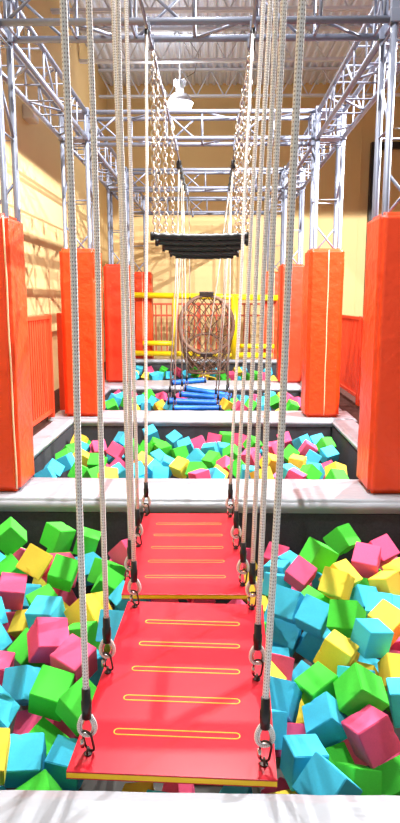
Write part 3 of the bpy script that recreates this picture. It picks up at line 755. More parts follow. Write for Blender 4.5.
63: 'blue foam cube third from left, beside the upper slots of the nearest board, right side',
267: 'blue foam cube fourth from left, beside the upper slots of the nearest board, right side',
64: 'blue foam cube fifth from left, beside the upper slots of the nearest board, right side',
57: 'blue foam cube sixth from left, beside the upper slots of the nearest board, right side',
70: 'blue foam cube seventh from left, beside the upper slots of the nearest board, right side',
68: 'blue foam cube eighth from left, beside the upper slots of the nearest board, right side',
62: 'rightmost blue foam cube, beside the upper slots of the nearest board, right side',
20: 'leftmost blue foam cube, beside the upper slots of the nearest board, left side',
21: 'blue foam cube second from left, beside the upper slots of the nearest board, left side',
23: 'blue foam cube third from left, beside the upper slots of the nearest board, left side',
38: 'blue foam cube fourth from left, beside the upper slots of the nearest board, left side',
270: 'blue foam cube fifth from left, beside the upper slots of the nearest board, left side',
230: 'blue foam cube sixth from left, beside the upper slots of the nearest board, left side',
33: 'rightmost blue foam cube, beside the upper slots of the nearest board, left side',
236: 'leftmost green foam cube, beside the upper slots of the nearest board, right side',
72: 'green foam cube second from left, beside the upper slots of the nearest board, right side',
56: 'rightmost green foam cube, beside the upper slots of the nearest board, right side',
74: 'leftmost yellow foam cube, beside the upper slots of the nearest board, right side',
65: 'yellow foam cube second from left, beside the upper slots of the nearest board, right side',
227: 'yellow foam cube third from left, beside the upper slots of the nearest board, right side',
69: 'yellow foam cube fourth from left, beside the upper slots of the nearest board, right side',
61: 'yellow foam cube fifth from left, beside the upper slots of the nearest board, right side',
66: 'rightmost yellow foam cube, beside the upper slots of the nearest board, right side',
15: 'leftmost yellow foam cube, beside the upper slots of the nearest board, left side',
231: 'rightmost yellow foam cube, beside the upper slots of the nearest board, left side',
22: 'leftmost pink foam cube, beside the upper slots of the nearest board, left side',
257: 'pink foam cube second from left, beside the upper slots of the nearest board, left side',
17: 'pink foam cube third from left, beside the upper slots of the nearest board, left side',
254: 'pink foam cube fourth from left, beside the upper slots of the nearest board, left side',
18: 'rightmost pink foam cube, beside the upper slots of the nearest board, left side',
19: 'leftmost green foam cube, beside the upper slots of the nearest board, left side',
34: 'rightmost green foam cube, beside the upper slots of the nearest board, left side',
73: 'leftmost pink foam cube, beside the upper slots of the nearest board, right side',
67: 'pink foam cube second from left, beside the upper slots of the nearest board, right side',
259: 'rightmost pink foam cube, beside the upper slots of the nearest board, right side',
80: 'leftmost green foam cube, by the bottom ledge, right side',
71: 'green foam cube second from left, by the bottom ledge, right side',
83: 'green foam cube third from left, by the bottom ledge, right side',
220: 'green foam cube fourth from left, by the bottom ledge, right side',
84: 'rightmost green foam cube, by the bottom ledge, right side',
32: 'leftmost green foam cube, by the bottom ledge, left side',
28: 'green foam cube second from left, by the bottom ledge, left side',
24: 'green foam cube third from left, by the bottom ledge, left side',
25: 'rightmost green foam cube, by the bottom ledge, left side',
76: 'leftmost blue foam cube, by the bottom ledge, right side',
75: 'blue foam cube second from left, by the bottom ledge, right side',
81: 'blue foam cube third from left, by the bottom ledge, right side',
82: 'blue foam cube fourth from left, by the bottom ledge, right side',
78: 'blue foam cube fifth from left, by the bottom ledge, right side',
86: 'rightmost blue foam cube, by the bottom ledge, right side',
247: 'leftmost blue foam cube, by the bottom ledge, left side',
26: 'blue foam cube second from left, by the bottom ledge, left side',
30: 'blue foam cube third from left, by the bottom ledge, left side',
31: 'rightmost blue foam cube, by the bottom ledge, left side',
229: 'leftmost yellow foam cube, by the bottom ledge, right side',
266: 'rightmost yellow foam cube, by the bottom ledge, right side',
87: 'leftmost pink foam cube, by the bottom ledge, right side',
77: 'pink foam cube second from left, by the bottom ledge, right side',
263: 'pink foam cube third from left, by the bottom ledge, right side',
79: 'pink foam cube fourth from left, by the bottom ledge, right side',
85: 'rightmost pink foam cube, by the bottom ledge, right side',
27: 'leftmost pink foam cube, by the bottom ledge, left side',
255: 'rightmost pink foam cube, by the bottom ledge, left side',
29: 'yellow foam cube by the bottom ledge, left side',
91: 'yellow foam cube beneath the red boards, seen past their edges',
329: 'blue foam cube in the nearest pit, beyond the right edge of the picture',
330: 'yellow foam cube in the nearest pit, beyond the left edge of the picture',
331: 'green foam cube in the nearest pit, beyond the left edge of the picture',
332: 'green foam cube in the nearest pit, beyond the left edge of the picture',
333: 'yellow foam cube in the nearest pit, beyond the right edge of the picture',
334: 'green foam cube in the nearest pit, beyond the left edge of the picture',
335: 'pink foam cube in the nearest pit, beyond the right edge of the picture',
336: 'yellow foam cube in the nearest pit, beyond the right edge of the picture',
337: 'pink foam cube in the nearest pit, beyond the left edge of the picture',
338: 'pink foam cube in the nearest pit, beyond the left edge of the picture',
339: 'pink foam cube in the nearest pit, beyond the right edge of the picture',
340: 'blue foam cube in the nearest pit, beyond the left edge of the picture',
341: 'blue foam cube in the nearest pit, beyond the left edge of the picture',
342: 'yellow foam cube in the nearest pit, beyond the right edge of the picture',
343: 'blue foam cube in the nearest pit, beyond the left edge of the picture',
344: 'pink foam cube in the nearest pit, beyond the left edge of the picture',
345: 'yellow foam cube in the nearest pit, beyond the right edge of the picture',
346: 'pink foam cube in the nearest pit, beyond the right edge of the picture',
347: 'green foam cube in the nearest pit, beyond the left edge of the picture',
348: 'yellow foam cube in the nearest pit, beyond the right edge of the picture',
349: 'green foam cube in the nearest pit, beyond the left edge of the picture',
350: 'blue foam cube in the nearest pit, beyond the left edge of the picture',
351: 'green foam cube in the nearest pit, beyond the left edge of the picture',
352: 'yellow foam cube in the nearest pit, beyond the right edge of the picture',
353: 'pink foam cube in the nearest pit, beyond the left edge of the picture',
354: 'yellow foam cube in the nearest pit, beyond the right edge of the picture',
355: 'yellow foam cube in the nearest pit, beyond the left edge of the picture',
356: 'blue foam cube in the nearest pit, beyond the left edge of the picture',
357: 'blue foam cube in the nearest pit, beyond the right edge of the picture',
358: 'green foam cube in the nearest pit, beyond the right edge of the picture',
359: 'blue foam cube in the nearest pit, beyond the right edge of the picture',
360: 'blue foam cube in the nearest pit, beyond the right edge of the picture',
361: 'blue foam cube in the nearest pit, beyond the left edge of the picture',
362: 'pink foam cube in the nearest pit, beyond the left edge of the picture'}
XL, XR = -1.56, 1.30          # post centre lines
HW = .14                      # half width of a box truss
YT = [4.65, 7.70, 10.90, 13.78]
ZB, ZT = 3.15, 3.43
RX = (-.43, .25)              # the two overhead rails
CX0 = -.09

# ------------------------------------------------------------------ setting
struct(MB().box(-2.7, 6.2, -1.2, 16.2, -.95, -.80).build('floor', M['concrete']))
struct(MB().box(1.66, 6.0, 1.0, 16.0, -.80, -.04).build('floor_walkway', M['walkway']))
struct(MB().box(-2.5, -1.86, 1.0, 16.0, -.80, -.04).build('floor_side_strip', M['walkway']))
struct(MB().box(-2.7, -2.5, -.2, 16.2, -.80, 6.5).build('wall_left', M['wall']))
struct(MB().box(-2.7, 6.2, 16.0, 16.2, -.80, 6.5).build('wall_back', M['wall']))
struct(MB().box(6.0, 6.2, -.2, 16.2, -.80, 6.5).build('wall_right', M['wall']))
struct(MB().box(-2.5, -2.42, 11.55, 11.95, -.04, 6.3).build('trim_1', M['wall']))
struct(MB().box(3.475, 3.50, 15.985, 16.0, -.04, 6.3).build('trim_2', M['wall']))
# corrugated ceiling: trapezoid flutes running away from the camera
b = MB(); x = -2.5; k = 0; prof = []
while x < 6.0:
    prof += [(x, 6.34), (x+.06, 6.34), (x+.085, 6.30), (x+.135, 6.30)]; x += .16
vs = []; fs = []
for (px, pz) in prof: vs += [(px, -.2, pz), (px, 16.0, pz)]
for i in range(len(prof)-1): fs.append((2*i, 2*i+1, 2*i+3, 2*i+2))
b.add(vs, fs); b.box(-2.7, 6.2, -.2, 16.2, 6.40, 6.5)
struct(b.build('ceiling', M['ceil']))

# charcoal pit walls
def pitwall(name, *bx): struct(MB().box(*bx).build(name, M['carpet_dark']))
pitwall('wall_pit_left', -1.82, -1.645, 1.0, 13.30, -.80, -.09)
pitwall('wall_pit_right', 1.41, 1.62, 1.0, 13.30, -.80, -.09)
pitwall('wall_pit_front', -1.62, 1.39, 1.0, 1.59, -.80, -.105)
pitwall('wall_pit_second', -1.62, 1.39, 4.305, 4.84, -.80, -.105)
pitwall('wall_pit_third', -1.62, 1.39, 7.42, 7.97, -.80, -.105)
pitwall('wall_pit_fourth', -1.62, 1.39, 10.28, 11.05, -.80, -.105)
pitwall('wall_pit_end', -1.82, 1.62, 13.32, 13.50, -.80, .055)

def ledge(x0, x1, y0, y1, z0, z1, label, amp=.006):
    # vinyl covered pad with soft rolled edges and gentle wrinkles
    nx = max(8, int((x1-x0)/.06)); ny = max(6, int((y1-y0)/.06)); bm = bmesh.new()
    bmesh.ops.create_cube(bm, size=1)
    for v in bm.verts: v.co = Vector(((x0+x1)/2+v.co.x*(x1-x0), (y0+y1)/2+v.co.y*(y1-y0), (z0+z1)/2+v.co.z*(z1-z0)))
    bmesh.ops.bevel(bm, geom=bm.edges[:]+bm.verts[:], offset=.022, segments=3, affect='EDGES')
    for axis, n, lo, hi in ((0, nx, x0, x1), (1, ny, y0, y1)):
        for i in range(1, n):
            co = [0, 0, 0]; co[axis] = lo+(hi-lo)*i/n; no = [0, 0, 0]; no[axis] = 1
            bmesh.ops.bisect_plane(bm, geom=bm.verts[:]+bm.edges[:]+bm.faces[:], plane_co=co, plane_no=no, dist=1e-5)
    from mathutils import noise as NZ
    for v in bm.verts:
        if v.co.z > z0+.02:
            q = NZ.noise(Vector((v.co.x*3.1, v.co.y*6., 2.)))+.6*NZ.noise(Vector((v.co.x*11, v.co.y*7, 5.)))
            v.co.z += -abs(q)*amp*(1. if v.co.z > (z0+z1)/2 else 0)
            e = min(v.co.y-y0, y1-v.co.y)
            if e < .03: v.co.y += NZ.noise(Vector((v.co.x*9, v.co.z*12, y0)))*.006
    me = bpy.data.meshes.new('padded_ledge'); bm.to_mesh(me); bm.free(); me.materials.append(M['vinyl'])
    for p in me.polygons: p.use_smooth = True
    o = bpy.data.objects.new('padded_ledge', me); COL.objects.link(o)
    return tag(o, label, 'padding')
ledge(-1.95, 1.70, .95, 1.62, -.10, 0, 'pale grey vinyl ledge across the bottom edge, in front of the near red board')
ledge(-1.95, 1.70, 4.284, 4.855, -.10, 0, 'grey vinyl ledge between the nearest pit and the second pit', .009)
ledge(-1.95, 1.70, 7.40, 7.985, -.10, 0, 'grey vinyl ledge behind the second foam pit, in front of the blue tubes', .010)
ledge(-1.95, 1.70, 10.262, 11.06, -.10, 0, 'grey vinyl ledge behind the blue tubes and under the net', .010)
ledge(-1.85, 1.65, 13.28, 13.53, .06, .15, 'grey topped ledge ending the farthest pit below the yellow railing', .010)
for (x0, x1, sd, nm) in ((-1.86, -1.64, 'left', 'orange'), (1.40, 1.66, 'right', 'orange')):
    for (y0, y1, wh) in ((1.65, 4.26, 'nearest pit'), (4.88, 7.38, 'second pit'), (8.01, 10.24, 'third pit'), (11.08, 13.27, 'farthest pit')):
        ledge(x0, x1, y0, y1, -.085, -.002, 'narrow grey vinyl rim along the %s side of the %s' % (sd, wh), .006)

# ------------------------------------------------------------------ pads on posts
def pad(x0, x1, y0, y1, h, label, seam=None, m='pad'):
    from mathutils import noise as NZ
    z0 = .002
    bm = bmesh.new(); bmesh.ops.create_cube(bm, size=1)
    for v in bm.verts: v.co = Vector((v.co.x*(x1-x0), v.co.y*(y1-y0), (z0+h)/2+v.co.z*(h-z0)))
    bmesh.ops.bevel(bm, geom=bm.edges[:]+bm.verts[:], offset=.028, segments=3, affect='EDGES')
    for i in range(1, 40):
        bmesh.ops.bisect_plane(bm, geom=bm.verts[:]+bm.edges[:]+bm.faces[:], plane_co=(0, 0, h*i/40), plane_no=(0, 0, 1), dist=1e-5)
    for i in range(1, 8):
        t = (i/8-.5)
        bmesh.ops.bisect_plane(bm, geom=bm.verts[:]+bm.edges[:]+bm.faces[:], plane_co=(t*(x1-x0), 0, 0), plane_no=(1, 0, 0), dist=1e-5)
        bmesh.ops.bisect_plane(bm, geom=bm.verts[:]+bm.edges[:]+bm.faces[:], plane_co=(0, t*(y1-y0), 0), plane_no=(0, 1, 0), dist=1e-5)
    for v in bm.verts:
        n = NZ.noise(Vector((v.co.x*6+x0*9, v.co.y*6+y0*3, v.co.z*5)))*.006+NZ.noise(Vector((v.co.x*14, v.co.z*16+v.co.x*10, x0*7)))*.003
        d = Vector((v.co.x, v.co.y, 0)); 
        if d.length > .05 and v.co.z > .04: v.co += d.normalized()*n
    me = bpy.data.meshes.new('cover'); bm.to_mesh(me); bm.free(); me.materials.append(M[m])
    for p in me.polygons: p.use_smooth = True
    t = thing('post_pad', label, 'pad', ((x0+x1)/2, (y0+y1)/2, 0), 'orange pads on the truss posts')
    o = bpy.data.objects.new('cover', me); COL.objects.link(o); o.parent = t
    if seam is not None:
        sx = (seam-.5)*(x1-x0); yy = -(y1-y0)/2-.001
        MB().tube([(sx+.002*math.sin(i*1.3), yy, .03+(h-.05)*i/14) for i in range(15)], .006, 6).build('piping', M['piping'], o)
    return t
pads = []
for (i, s, x0, x1, h, seam, lab) in (
  (0, 'L', -1.84, -1.390, 1.95, .955, 'orange vinyl pad on the nearest left truss post, cut by the left frame edge'),
  (0, 'R', 1.115, 1.53, 1.95, None, 'orange vinyl pad on the nearest right truss post, cut by the right frame edge'),
  (1, 'L', -1.765, -1.345, 1.95, .42, 'orange vinyl pad on the second left post, at the corner of the second pit'),
  (1, 'R', 1.095, 1.495, 1.95, .55, 'orange vinyl pad with pale centre seam on the second right post'),
  (2, 'L', -1.80, -1.375, 1.95, None, 'orange pad in painted shade on the third left post, behind the blue tubes'),
  (2, 'R', 1.10, 1.50, 1.95, None, 'orange pad in painted shade on the third right post, half hidden behind the second pad'),
  (3, 'L', -1.66, -1.285, 1.95, .5, 'orange pad on the farthest left post, behind the end of the yellow rail'),
  (3, 'R', 1.03, 1.42, 1.95, .62, 'orange pad on the farthest right post, partly hidden by the third pad')):
    y0 = YT[i]-.215 if i else 4.43
    pads.append(pad(x0, x1, y0, y0+.42, h, lab, seam, 'pad_shade' if i == 2 else 'pad'))

# ------------------------------------------------------------------ trusses
def bar_between(mb, a, b2, r, n=6): mb.tube([a, b2], r, n)
def truss(name, label, cat, a, b_, horiz=True, step=.42, group=None, up=None):
    """box truss from a to b_ (centre line); four chords plus lacing on four faces, collars at the ends"""
    a = Vector(a); b_ = Vector(b_); d = (b_-a); Ln = d.length; d.normalize()
    s = Vector((0, 0, 1)) if abs(d.z) < .5 else Vector((0, 1, 0))
    w = d.cross(s).normalized(); s = w.cross(d)
    t = thing(name, label, cat, tuple(a), group)
    q = HW; cs = [(q, q), (q, -q), (-q, -q), (-q, q)]
    for (i, j) in cs:
        MB().tube([w*i+s*j, w*i+s*j+d*Ln], .024, 8).build('leg' if abs(d.z) > .5 else 'chord', M['alu'], t)
    n = max(1, round(Ln/step)); vert = abs(d.z) > .5
    for k in range(n+1):
        z0 = .03+(Ln-.06)*k/n; fr = MB()
        fr.tube([w*i+s*j+d*z0 for (i, j) in cs], .011, 6, closed=True)
        fr.build('rung_frame', M['alu'], t)
    for f in range(4):
        (i0, j0), (i1, j1) = cs[f], cs[(f+1) % 4]
        A = w*i0+s*j0; B = w*i1+s*j1
        for k in range(n):
            z0 = .03+(Ln-.06)*k/n
            if (k+f) % 2 == 0:
                z1 = .03+(Ln-.06)*(k+(.55 if vert else .8))/n
                p, q2 = (A, B) if (k//2+f) % 2 else (B, A)
                MB().tube([p+d*z0, q2+d*z1], .011, 6).build('diagonal', M['alu'], t)
    return t
def corner(t, x, y):
    c = MB(); q = HW+.02
    for i in (-1, 1):
        for j in (-1, 1):
            c.box(i*HW-.033, i*HW+.033, j*HW-.033, j*HW+.033, ZB-.035, ZB+.05, .006)
            c.box(i*HW-.033, i*HW+.033, j*HW-.033, j*HW+.033, ZT-.05, ZT+.035, .006)
            c.box(i*HW-.024, i*HW+.024, j*HW-.024, j*HW+.024, ZB, ZT)
    c.box(-HW, HW, -HW, HW, ZB-.012, ZB+.012); c.box(-HW, HW, -HW, HW, ZT-.012, ZT+.012)
    c.build('corner_block', M['alu'], t)
ordn = ['nearest', 'second', 'third', 'farthest']
for i, y in enumerate(YT):
    for x, sd in ((XL, 'left'), (XR, 'right')):
        p = truss('truss_post', 'grey truss post rising from the %s %s orange pad' % (ordn[i], sd), 'post', (x, y, 0.01), (x, y, ZB-.02), step=.62, group='upright truss posts')
        corner(p, x, y)
    truss('cross_truss', ['grey box truss spanning the top of the picture, nearest crossing the pits',
          'bright box truss crossing behind the ceiling lamp, second from the camera',
          'dark box truss crossing over the third pit below the second crossing truss',
          'pale box truss farthest away, lowest crossing line in front of the yellow wall'][i], 'truss',
          (XL+HW+.034, y, (ZB+ZT)/2), (XR-HW-.034, y, (ZB+ZT)/2), step=.44, group='crossing trusses')
for i in range(3):
    for x, sd in ((XL, 'left'), (XR, 'right')):
        truss('side_truss', 'box truss running away along the %s side between the %s and %s posts' % (sd, ordn[i], ordn[i+1]), 'truss',
              (x, YT[i]+HW+.034, (ZB+ZT)/2), (x, YT[i+1]-HW-.034, (ZB+ZT)/2), step=.48, group='side trusses')
# two overhead rails carrying the ropes and chains
for x, sd in zip(RX, ('left', 'right')):
    r = thing('overhead_rail', 'thin grey steel rail slung under the crossing trusses above the %s row of ropes' % sd, 'rail', (x, 0, 3.10), 'overhead rails')
    MB().tube([(0, 1.2, 0), (0, 13.9, 0)], .011, 8).build('rail_pipe', M['alu'], r)
    for y in YT:
        for dy in (-HW, HW):
            MB().box(-.02, .02, y+dy-.02, y+dy+.02, -.02, .075, .004).build('clamp', M['alu'], r)

# ------------------------------------------------------------------ red boards
def board(label, cx, cy, w, l, rz, eyes, gr):
    t = thing('swing_board', label, 'board', (cx, cy, 0), 'red swinging boards', rz)
    MB().box(-w/2, w/2, -l/2, l/2, -.003, .002, .001).build('top_sheet', M['red'], t)
    MB().box(-w/2, w/2, -l/2, l/2, -.019, -.0031).build('core', M['core'], t)
    MB().box(-w/2, w/2, -l/2, l/2, -.0225, -.0191).build('bottom_sheet', M['red'], t)
    for k in range(5):
        y = (-.36+.18*k)*l/1.09
        MB().tube([Vector((p.x, p.y, .0022)) for p in stadium((0, y, 0), (1, 0, 0), (0, 1, 0), .405, .028, 8)], gr, 6, closed=True).build('grip_slot', M['groove'], t)
    R = Matrix.Rotation(-rz, 3, 'Z')
    for (ex, ey) in eyes:
        p = R @ (Vector((ex, ey, 0))-Vector((cx, cy, 0)))
        e = MB(); e.tube([(p.x, p.y, .002), (p.x, p.y, .006)], .013, 12)
        ring = [Vector((p.x, p.y+.010*math.cos(2*PI*k/12), .013+.010*math.sin(2*PI*k/12))) for k in range(12)]
        e.tube(ring, .0038, 6, closed=True)
        e.build('eye_bolt', M['dark_steel'], t)
    return t
E1 = [(-.378, 1.745), (-.388, 2.18), (-.350, 2.70), (.158, 1.71), (.166, 2.146), (.180, 2.69)]
E2 = [(-.400, 2.96), (-.418, 3.42), (-.425, 3.95), (.150, 2.93), (.133, 3.40), (.115, 3.93)]
board('red board with yellow edge nearest the camera, five yellow slot outlines', -.098, 2.20, .620, 1.085, math.radians(-2.2), E1, .0019)
board('red board hanging behind the nearest one, ending at the grey ledge', -.140, 3.41, .592, 1.165, math.radians(.8), E2, .0010)

# ------------------------------------------------------------------ ropes of the boards
def rope(label, ex, ey, top, bow=0.):
    t = thing('board_rope', label, 'rope', (ex, ey, 0), 'white ropes holding the red boards')
    top = Vector(top)-Vector((ex, ey, 0)); bot = Vector((0, 0, .215))
    n = 14; pts = []
    for i in range(n+1):
        u = i/n; p = bot.lerp(top, u)
        p.x += bow*math.sin(PI*u)+.004*math.sin(u*9+ex*40)*math.sin(PI*u); pts.append(p)
    MB().tube(pts, .0098, 12).build('braided_line', M['rope'], t)
    MB().tube([(0, 0, .125), (0, 0, .150), (0, 0, .153), (0, 0, .18), (0, 0, .183), (0, 0, .222)], [.0155, .0155, .0165, .0165, .0140, .0135], 12).build('black_sleeve', M['black'], t)
    lp = []
    for k in range(21):
        u = k/20; a = PI*(.06+1.88*u)           # teardrop, point at the sleeve
        wd = .025*math.sin(a)*(1-.28*math.cos(a)); z = .102+.038*math.cos(a)
        lp.append(Vector((wd, 0, z)))
    el = MB().tube(lp, .0060, 10).build('eye_loop', M['rope'], t)
    MB().tube([Vector((p.x*.68, -.001, .099+(p.z-.102)*.76)) for p in lp], .0040, 8).build('thimble', M['steel'], el)
    ql = MB().tube(stadium((.002, 0, .047), (.10*math.copysign(1, ex+.1), -.25, 1), (1, -.5, 0), .082, .034, 6), .0040, 8, closed=True).build('quick_link', M['dark_steel'], t)
    MB().tube([(-.0150, -.007, .030), (-.0155, -.008, .056)], .0062, 8).build('screw_sleeve', M['steel'], ql)
    tp = pts[-1]
    MB().tube([tp+Vector((0, .0, -.12)), tp+Vector((0, 0, .012))], .014, 10).build('top_knot', M['black'], t)
    MB().tube([Vector((tp.x, tp.y+.026*math.cos(2*PI*k/14), 3.10+.026*math.sin(2*PI*k/14))) for k in range(14)], .0045, 6, closed=True).build('hanging_ring', M['steel'], t)
    return t
ZR = 3.066
rn = ['front', 'middle', 'back']
for k, (ex, ey) in enumerate(E1[:3]):
    rope('white braided rope at the %s left corner of the nearest red board' % rn[k] if k != 1 else 'white braided rope at the middle of the left edge of the nearest red board', ex, ey, (RX[0]+(.055, .040, .055)[k], ey, ZR))
for k, (ex, ey) in enumerate(E1[3:]):
    rope('white braided rope at the %s right corner of the nearest red board' % rn[k] if k != 1 else 'white braided rope at the middle of the right edge of the nearest red board', ex, ey, (RX[1]-(.015, .02, 0)[k], ey, ZR), (.008, 0, 0)[k])
for k, (ex, ey) in enumerate(E2[:3]):
    rope('white braided rope at the %s left corner of the farther red board' % rn[k] if k != 1 else 'white braided rope at the middle of the left edge of the farther red board', ex, ey, (RX[0], (ey, ey, 4.44)[k], ZR))
for k, (ex, ey) in enumerate(E2[3:]):
    rope('white braided rope at the %s right corner of the farther red board' % rn[k] if k != 1 else 'white braided rope at the middle of the right edge of the farther red board', ex, ey, (RX[1], (ey, ey, 4.44)[k], ZR))

# ------------------------------------------------------------------ black bars on chains
BY = [4.86, 5.26, 5.82, 6.72]
bn = ['nearest', 'second', 'third', 'farthest']
def chain(label, x, y, z0, z1):
    t = thing('hanging_chain', label, 'chain', (x, y, z0), 'chains of the black bars')
    L = z1-z0; n = int(round(L/.042)); p = L/n; c = MB()
    for i in range(n):
        z = (i+.5)*p
        up = (1, 0, 0) if i % 2 else (0, 1, 0)
        c.tube(stadium((.004*math.sin(i*1.7), .004*math.cos(i*2.3), z), (0, 0, 1), up, p+.014, .032, 4), .0056, 6, closed=True)
    c.build('chain_links', M['chain'], t)
    MB().tube(stadium((0, 0, L+.012), (0, 0, 1), (0, 1, 0), .085, .05, 6), .006, 8, closed=True).build('top_shackle', M['steel'], t)
    return t
for k, y in enumerate(BY):
    z = 1.825+(.012, .006, .004, .016)[k]
    x0, x1 = RX[0]-.0, RX[1]+.0
    t = thing('black_bar', 'black padded bar hung on chains, %s of the four above the pits' % bn[k], 'bar', (CX0, y, z), 'black bars on chains')
    hw = (x1-x0)/2+.02-(0, .0, .012, .02)[k]
    pts = []; rr = []
    for i in range(33):
        u = i/32; pts.append(Vector((-hw+2*hw*u, 0, -.010*math.sin(PI*u)+.002*math.sin(i*2.1)))); rr.append(.025+.003*math.sin(i*1.9+k))
    pt_ = MB().tube(pts, rr, 12).build('padded_tube', M['black'], t)
    for s in (-1, 1):
        MB().tube([(s*(hw-.012), 0, -.002), (s*(hw+.012), 0, -.002)], .033, 12).build('end_cap', M['black'], pt_)
        MB().tube([Vector((s*(hw-.02), .012*math.cos(2*PI*q/10), .034+.012*math.sin(2*PI*q/10))) for q in range(10)], .004, 6, closed=True).build('eye_bolt', M['steel'], t)
    MB().tube([p+Vector((0, .012, -.032)) for p in pts[2:-2]], [r*.6 for r in rr[2:-2]], 10).build('lower_tube', M['black'], t)
    for s, sd in ((-1, 'left'), (1, 'right')):
        chain('steel chain holding the %s end of the %s black bar' % (sd, bn[k]), CX0+s*(hw-.02), y, z+.045, 3.078)

# ------------------------------------------------------------------ blue tubes on ropes
BT = [((167, 401), (219, 403), .037, 8.62), ((172, 408), (221, 408), .030, 8.35), ((179, 394), (230, 399), .034, 9.05), ((184, 388), (231, 396), .034, 9.45), ((171, 383), (206, 380), .034, 9.95)]
TH = math.atan(111.5/640); PS = math.atan(13/640*math.cos(TH))
cf = Vector((-math.sin(PS)*math.cos(TH), math.cos(PS)*math.cos(TH), -math.sin(TH))); cr = Vector((math.cos(PS), math.sin(PS), 0)); cu = cr.cross(cf)
CAM = Vector((0, 0, 1.372))
def at(x, y, Y):
    d = cf+cr*((x-200)/640)-cu*((y-411.5)/640); return CAM+d*(Y/d.y)
bl = ['thick blue tube in front, lying lowest but one above the foam', 'blue tube lowest and nearest, just behind the grey ledge', 'blue tube third from the front of the blue bundle',
      'blue tube tilting down to the right behind the bundle', 'farthest blue tube tilting up to the right beneath the net']
bs = ['lowest but one blue tube', 'lowest blue tube', 'third blue tube', 'blue tube tilting right', 'farthest blue tube']
for (pa, pb, r, Y), lab, sh in zip(BT, bl, bs):
    A = at(*pa, Y); B = at(*pb, Y+.05); mid = (A+B)/2
    t = thing('blue_tube', lab, 'tube', tuple(mid), 'blue padded tubes')
    d = (B-A); r *= 1.25; n = 24; pts = [A-mid+d*(i/n) for i in range(n+1)]
    pt_ = MB().tube(pts, [r*(1+.05*math.sin(i*2.4)) for i in range(n+1)], 14).build('padded_tube', M['blue'], t)
    for e, k in ((A, .03), (B, .97)):
        q = A+d*k-mid
        MB().tube([q-d.normalized()*.012, q+d.normalized()*.012], r*1.12, 14).build('end_band', M['black'], pt_)
    for k, rx, sd in ((.06, RX[0], 'left'), (.94, RX[1], 'right')):
        q = A+d*k+Vector((0, 0, r+.006))
        h = thing('tube_rope', 'thin cord holding the %s end of the %s' % (sd, sh), 'rope', tuple(q), 'cords of the blue tubes')
        tp = Vector((rx, Y+.02, 3.08))-q
        MB().tube([Vector((0, 0, .12)), tp*.5+Vector((.004, 0, 0)), tp], .0085, 8).build('cord_line', M['cord'], h)
        MB().tube([(0, 0, .07), (0, 0, .15)], .016, 10).build('black_sleeve', M['black'], h)
        MB().tube(stadium((0, 0, .035), (0, 0, 1), (1, 0, 0), .075, .035, 6), .006, 8, closed=True).build('snap_hook', M['steel'], h)
        MB().box(tp.x-.03, tp.x+.03, tp.y-.035, tp.y+.035, tp.z-.10, tp.z+.0, .008).build('rail_block', M['black'], h)

# ------------------------------------------------------------------ net tunnel
NY = 11.75
c0 = at(206.5, 325, NY); c1 = at(205.5, 351, NY+.75)
t = thing('net_tunnel', 'brown rope net tunnel hanging from a large hoop over the farthest pit', 'net', tuple(c0))
R0x, R0y = .49, .53; R1x, R1y = .36, .34
def ring(c, rx, ry, y, n=40): return [Vector((c.x+rx*math.cos(2*PI*k/n), y, c.z+ry*math.sin(2*PI*k/n))) for k in range(n)]
z0 = Vector((0, 0, 0)); dc = c1-c0
MB().tube(ring(z0, R0x, R0y, 0), .034, 10, closed=True).build('hoop', M['net'], t)
MB().tube(ring(dc, R1x, R1y, dc.y), .026, 10, closed=True).build('rear_hoop', M['net'], t)
def tun(u, v):
    a = 2*PI*u; s = math.sin(PI*v)*.06
    c = dc*v; rx = R0x+(R1x-R0x)*v+s; ry = R0y+(R1y-R0y)*v+s
    return Vector((c.x+rx*math.cos(a), c.y, c.z+ry*math.sin(a)))
def net(mb, fn, nu, nv, r=.008, wrap=True):
    for i in range(nu):
        for sgn in (1, -1):
            mb.tube([fn((i+sgn*.5*j/1)/nu, j/nv) for j in range(nv+1)], r, 5, caps=False)
mb = MB(); net(mb, tun, 17, 6); mb.build('tunnel_net', M['net'], t)
def back(u, v):   # net closing the back of the hoop
    p = tun(u, .0); q = Vector((dc.x*.5, .30, dc.z*.2)); s = 1-v*.95
    return Vector((p.x*s+q.x*v, .30*math.sin(PI/2*v), p.z*s+q.z*v*.5))
def flat_net(mb):
    n = 6
    for i in range(-n, n+1):
        for sg in (1, -1):
            pts = []
            for j in range(-16, 17):
                w = j/16*R0y*1.02; x = i*.165+sg*w*.62; z = w
                if (x/R0x)**2+(z/R0y)**2 <= 1.0: pts.append(Vector((x, .05+.22*(1-(x/R0x)**2-(z/R0y)**2), z)))
            if len(pts) > 2: mb.tube(pts, .008, 5, caps=False)
mb = MB(); flat_net(mb); mb.build('hoop_net', M['net'], t)
def skirt(u, v):
    a = 2*PI*u; w = .46*(1-.25*v)
    return Vector((w*math.cos(a), .28+.24*math.sin(a), -R0y+.06-(.42)*v))
mb = MB(); net(mb, skirt, 16, 5); mb.build('hanging_net', M['net'], t)
MB().tube([skirt(k/24, 1) for k in range(24)], .02, 8, closed=True).build('lower_hoop', M['net'], t)
MB().box(-.13, .13, -.04, .04, R0y-.02, R0y+.07, .012).build('top_bracket', M['dark_steel'], t)
MB().box(-.11, .11, -.04, .04, -R0y-.05, -R0y+.03, .012).build('bottom_bracket', M['dark_steel'], t)
